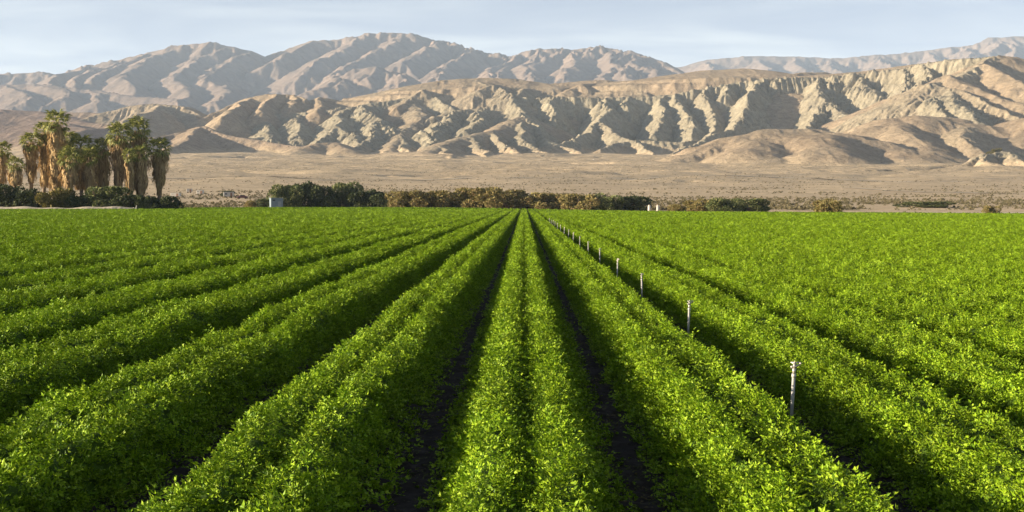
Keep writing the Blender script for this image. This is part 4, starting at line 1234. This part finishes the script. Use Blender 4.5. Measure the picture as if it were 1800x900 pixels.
# ------------------------------------------------------------------ verge and road at the field's edge
def strip(name, pts, w, z, mat, label, jitter=.4):
    V = []; Fc = []
    n = len(pts)
    P = np.array(pts, float)
    tt = np.linspace(0, n - 1, 120)
    X = np.interp(tt, range(n), P[:, 0]); Y = np.interp(tt, range(n), P[:, 1])
    W = np.interp(tt, range(n), w if isinstance(w, (list, tuple)) else [w] * n)
    Zt = z_plain(X, Y) if True else 0
    for x_, y_, w_ in zip(X, Y, W):
        for s_ in (-.5, -.25, 0, .25, .5):
            yy = y_ + s_ * w_ + (random.uniform(-1, 1) * jitter if abs(s_) == .5 else 0)
            zz = z(x_, yy, s_) + float(tilt(x_)) * min(1, max(0, (420 - yy) / 30))
            V.append((x_, yy, zz))
    for i in range(len(X) - 1):
        for j in range(4):
            a = i * 5 + j
            Fc.append((a, a + 5, a + 6, a + 1))
    o = obj(name, mesh(name, V, Fc, mat, True)); tag(o, label, kind='structure')
    return o


def gz(x_, y_):
    return float(z_plain(np.array([x_]), np.array([y_]))[0]) if y_ > 385 else 0.0


strip('dirt_berm', [at(-250, 0, 262)[:2], at(0, 0, 262)[:2], at(100, 0, 262)[:2], at(180, 0, 263)[:2], at(235, 0, 264)[:2]], [5, 5, 5, 4, 3], lambda x_, y_, s_: .02 + (.8 + .12 * math.sin(x_ * .37) + .08 * math.sin(x_ * 1.1)) * max(0, 1 - (2 * abs(s_)) ** 2), M_ROAD, 'pale heaped dirt berm between the field and the palms', .2)
strip('dirt_road', [at(1100, 0, 330)[:2], at(1300, 0, 322)[:2], at(1480, 0, 318)[:2], at(1800, 0, 305)[:2], at(2200, 0, 290)[:2]], [10, 26, 44, 60, 60], lambda x_, y_, s_: gz(x_, y_) + .02, M_ROAD, 'pale dirt road beyond the right field edge', 1.0)
strip('dirt_track', [at(300, 0, 400)[:2], at(560, 0, 395)[:2], at(700, 0, 385)[:2], at(1000, 0, 372)[:2]], [20, 14, 8, 8], lambda x_, y_, s_: gz(x_, y_) + .05, M_ROAD, 'pale dirt track behind the left field edge', .6)

strip('dirt_track', [at(1480, 0, 720)[:2], at(1620, 0, 660)[:2], at(1740, 0, 640)[:2], at(2100, 0, 600)[:2]], [7, 9, 9, 9], lambda x_, y_, s_: gz(x_, y_) + .3, M_ROAD, 'pale dirt track crossing the plain at the right', .8)
strip('dirt_track', [at(250, 0, 1010)[:2], at(700, 0, 960)[:2], at(1150, 0, 980)[:2], at(1700, 0, 900)[:2]], [5, 6, 6, 5], lambda x_, y_, s_: gz(x_, y_) + .35, M_ROAD, 'thin pale dirt track along the foot of the slope', .8)

# ------------------------------------------------------------------ scrub on the plain (nobody could count it)
def tuft(seed, mat):
    r = np.random.default_rng(seed); V = []; Fc = []
    for k in range(26):
        a = r.uniform(0, 6.283); el = r.uniform(.1, 1.4)
        d = np.array([math.cos(a) * math.cos(el), math.sin(a) * math.cos(el), math.sin(el)])
        s_ = np.cross(d, r.normal(0, 1, 3)); s_ /= np.linalg.norm(s_)
        p = d * r.uniform(.2, .6); i = len(V)
        V += [p - s_ * .16, p + s_ * .16, p + d * .45]; Fc.append((i, i + 1, i + 2))
    return mesh('tuft', np.array(V), Fc, mat)


M_SCRUB = leaf_mat('desert_scrub', [(0.10, 0.085, 0.045), (0.17, 0.14, 0.075), (0.22, 0.19, 0.11), (0.13, 0.12, 0.06)], trans=.1, rough=.85, spec=.05)
TUFTS = proto_set('tufts', [tuft(900 + i, M_SCRUB) for i in range(4)])
n = 42000
u = rng.uniform(-.42, .42, n); d = 386 + (1600 - 386) * rng.uniform(0, 1, n) ** 1.6
dens = fbm(u * d / 60, d / 40, 3, 91) + .35 * fbm(u * d / 9, d / 9, 2, 93)
k_ = dens + .25 * np.clip(1 - (d - 386) / 250, 0, 1) + rng.uniform(-.3, .3, n) > 0.05
u, d = u[k_], d[k_]
X = u * d; Z = z_plain(X, d)
sc_ = rng.uniform(.3, 1.0, len(X)) ** 1.5 * np.clip(1.6 - d / 900, .75, 1.3) * 1.15
scrub = scatter('desert_scrub', np.stack([X, d, Z - .1], -1), np.stack([np.zeros(len(X)), np.zeros(len(X)), rng.uniform(0, 6, len(X))], -1), sc_, rng.integers(0, 4, len(X)), TUFTS)
tag(scrub, 'dry low desert scrub dotted over the plain', kind='stuff')
# weeds on the verge between field and road
n = 9000
px = rng.uniform(-150, 2050, n)
e0 = np.interp(px, [e[0] for e in EDGE], [e[1] for e in EDGE])
d = e0 + 1.0 + rng.exponential(7, n)
M_WEED = leaf_mat('verge_weed', [(0.05, 0.075, 0.02), (0.08, 0.10, 0.03), (0.14, 0.13, 0.06), (0.10, 0.12, 0.04)], trans=.15, rough=.8, spec=.1)
WEEDS = proto_set('weeds', [tuft(950 + i, M_WEED) for i in range(3)])
kk = (px > 560) | (rng.uniform(0, 1, n) < .3)
px, d = px[kk], d[kk]
wd = scatter('verge_grass', np.stack([(px - CX) / F * d, d, tilt((px - CX) / F * d)], -1), np.stack([0 * d, 0 * d, rng.uniform(0, 6, len(d))], -1), rng.uniform(.25, .6, len(d)), rng.integers(0, 3, len(d)), WEEDS)
tag(wd, 'thin green weeds along the far edge of the field', kind='stuff')

# ------------------------------------------------------------------ shrubs up on the hills
def hill_z(x_, y_):
    j = np.searchsorted(DS, y_); u_ = x_ / y_; i = np.searchsorted(US, u_)
    return float(Zh[j, i])


for i, (px, d, w) in enumerate([(1140, 2330, 5), (1150, 2340, 6), (1163, 2330, 7), (1176, 2345, 6), (1190, 2350, 6), (1203, 2345, 6), (1216, 2355, 5), (1228, 2360, 5)]):
    x_ = (px - CX) / F * d
    e = bpy.data.objects.new('wash_tree', None); COL.objects.link(e); e.location = (x_, d, hill_z(x_, d) - .5)
    fo, st = SH['green'][i % 3]
    for nm, me in (('crown', fo), ('trunk', st)):
        c = obj(nm, me, e); c.scale = (w * 1.5, w * 1.5, w * 1.35)
    tag(e, 'small dark green tree in the wash below the fluted cliffs, %s' % ['leftmost of its line', 'second from the left', 'third from the left', 'fourth from the left', 'fourth from the right', 'third from the right', 'second from the right', 'rightmost of its line'][i], 'tree', 'small trees in a line below the cliffs')
for i, (px, d, w) in enumerate([(1742, 1482, 5), (1753, 1484, 6)]):
    x_ = (px - CX) / F * d
    e = bpy.data.objects.new('desert_tree', None); COL.objects.link(e); e.location = (x_, d, hill_z(x_, d) - .5)
    fo, st = SH['yellow'][i % 3]
    for nm, me in (('crown', fo), ('trunk', st)):
        c = obj(nm, me, e); c.scale = (w * 1.1, w * 1.1, w * 1.3)
    tag(e, ['smaller sparse desert tree on the knoll near the right edge', 'larger sparse desert tree crowning the knoll near the right edge'][i], 'tree')


# ------------------------------------------------------------------ small buildings and gear
M_SHED = simple('shed_paint', (0.19, 0.24, 0.27), .6, var=.08, nscale=1.5)
M_SHEDROOF = simple('shed_roof', (0.30, 0.33, 0.34), .5, metal=.3, var=.1)
M_WHITE = simple('white_paint', (0.50, 0.46, 0.40), .5, var=.05)
M_GLASS = simple('dark_glass', (0.03, 0.04, 0.05), .12, var=.05)
M_RUST = simple('rusty_steel', (0.26, 0.15, 0.10), .8, var=.2)
M_BLACK = simple('tyre_rubber', (0.02, 0.02, 0.02), .8, var=.05)


def box(name, x0, x1, y0, y1, z0, z1, mat, parent=None, bev=0.02):
    import bmesh
    bm = bmesh.new()
    bmesh.ops.create_cube(bm, size=1)
    for v in bm.verts:
        v.co = ((x0 + x1) / 2 + v.co.x * (x1 - x0), (y0 + y1) / 2 + v.co.y * (y1 - y0), (z0 + z1) / 2 + v.co.z * (z1 - z0))
    if bev: bmesh.ops.bevel(bm, geom=bm.edges[:], offset=bev, segments=1, affect='EDGES')
    me = bpy.data.meshes.new(name); bm.to_mesh(me); bm.free(); me.materials.append(mat)
    return obj(name, me, parent)


def empty(name, loc, rz=0):
    e = bpy.data.objects.new(name, None); COL.objects.link(e); e.location = loc; e.rotation_euler[2] = rz
    return e


x_, y_, _ = at(485.5, 0, 376)
e = empty('pump_shed', (x_, y_, float(tilt(x_))), R(20)); tag(e, 'small grey-blue box shed in front of the flowering shrub', 'shed')
w = 1.65
box('wall', -w, w, -1.3, 1.3, 0, 2.95, M_SHED, e)
box('roof', -w - .15, w + .15, -1.45, 1.45, 2.953, 3.07, M_SHEDROOF, e)
dr = box('door', .25, 1.15, -1.35, -1.303, .05, 2.1, M_SHEDROOF, e)
box('handle', 1.0, 1.06, -1.40, -1.353, 1.0, 1.14, M_BLACK, dr, 0)
box('vent', -1.2, -.5, -1.34, -1.303, 2.2, 2.55, M_GLASS, e)

for i, (px, lab) in enumerate([(1141.5, 'white upright tank touching the end of the dark hedge'), (1156.5, 'white upright tank standing alone to the right of its twin')]):
    d = 310
    x_, y_, _ = at(px, 0, d)
    e = empty('water_tank', (x_, y_, float(tilt(x_)) - .02)); tag(e, lab, 'tank', 'white tanks at the field edge')
    obj('body', tmesh('tank_body', [((0, 0, 0), (0, 0, 1.55), .36, .36), ((0, 0, 1.55), (0, 0, 1.75), .36, .2)], M_WHITE, 16), e)
    obj('lid', tmesh('tank_lid', [((0, 0, 1.74), (0, 0, 1.84), .2, .18)], M_RUST, 12), e)
    obj('outlet', tmesh('tank_outlet', [((0, -.34, .3), (0, -.52, .3), .05, .05)], M_RUST, 8), e)

# leaning white stand pipe before the palms
x_, y_, _ = at(238, 0, 268)
e = empty('standpipe', (x_, y_, float(tilt(x_)) - .02)); tag(e, 'small white leaning standpipe in front of the low dark shrubs', 'pipe')
obj('pipe', tmesh('pipe', [((0, 0, 0), (.25, 0, 1.15), .09, .09)], M_WHITE, 10), e)
obj('outlet', tmesh('outlet', [((.1, 0, .45), (-.4, 0, .75), .06, .06)], M_WHITE, 8), e)


def trailer(px, d, wpx, hpx, lab, col=M_WHITE):
    w = wpx / F * d / 2; h = hpx / F * d
    x_ = (px - CX) / F * d
    e = empty('trailer', (x_, d, gz(x_, d)), R(random.uniform(-12, 12))); tag(e, lab, 'trailer', 'white trailers beyond the field')
    box('body', -w, w, -1.2, 1.2, .5, h, col, e, .08)
    box('roof', -w - .05, w + .05, -1.25, 1.25, h + .003, h + .09, M_SHEDROOF, e)
    nwin = max(2, int(w * 2 / 1.6))
    for i in range(nwin):
        cx_ = -w + (i + .5) * 2 * w / nwin
        if i == nwin - 1: box('door', cx_ - .4, cx_ + .4, -1.245, -1.203, .55, min(h - .25, 2.5), M_RUST, e, 0)
        else: box('window', cx_ - .45, cx_ + .45, -1.245, -1.203, 1.3, min(h - .5, 2.1), M_GLASS, e, 0)
    for s_ in (-1, 1):
        obj('wheel', tmesh('wheel', [((s_ * w * .5, -1.15, .35), (s_ * w * .5, -.9, .35), .35, .35)], M_BLACK, 12), e)


trailer(402, 560, 18, 10, 'white trailer in front of the small dark tree, left of the parked car')
trailer(352, 600, 11, 8, 'short white trailer nearer the palms, on bare ground')
trailer(333, 640, 9, 7, 'smallest white trailer, closest to the palm grove')
trailer(309, 560, 16, 8, 'white trailer half hidden by the end of the palm grove')
shrub(385, 412, 334, 575, 'dark', 'small dark tree standing behind the white trailer', name='small_tree')
shrub(318, 345, 334, 700, 'olive', 'olive bush behind the smallest white trailer')
shrub(345, 366, 337, 680, 'olive', 'olive bush behind the short white trailer')
shrub(455, 480, 347, 378, 'dark', 'dark low bush left of the grey-blue shed')
shrub(430, 460, 352, 392, 'olive', 'grey-brown brush left of the dark bush by the shed')

# parked car
d = 545; x_ = (426 - CX) / F * d
e = empty('parked_car', (x_, d, gz(x_, d)), R(20)); tag(e, 'small dark red-brown parked car right of the white trailer', 'car')
import bmesh
bm = bmesh.new()
prof_ = [(-2.1, .35), (-2.15, .8), (-1.9, .95), (-1.3, 1.0), (-.8, 1.5), (.7, 1.52), (1.25, 1.05), (2.0, .9), (2.15, .7), (2.1, .35)]
vs0 = [bm.verts.new((a, -.85 if b < 1.2 else -.68, b)) for a, b in prof_]; vs1 = [bm.verts.new((a, .85 if b < 1.2 else .68, b)) for a, b in prof_]
bm.faces.new(vs0); bm.faces.new(list(reversed(vs1)))
for i in range(len(prof_)):
    j = (i + 1) % len(prof_); bm.faces.new((vs0[j], vs0[i], vs1[i], vs1[j]))
me = bpy.data.meshes.new('body'); bm.to_mesh(me); bm.free()
me.materials.append(simple('car_paint', (0.12, 0.035, 0.03), .3, var=.03)); obj('body', me, e)
for a in (-1.3, 1.3):
    for b in (-.88, .70):
        obj('wheel', tmesh('wheel', [((a, b, .33), (a, b + .18, .33), .33, .33)], M_BLACK, 14), e)
box('side_window', -.95, .85, -.80, -.752, 1.08, 1.4, M_GLASS, e, 0)
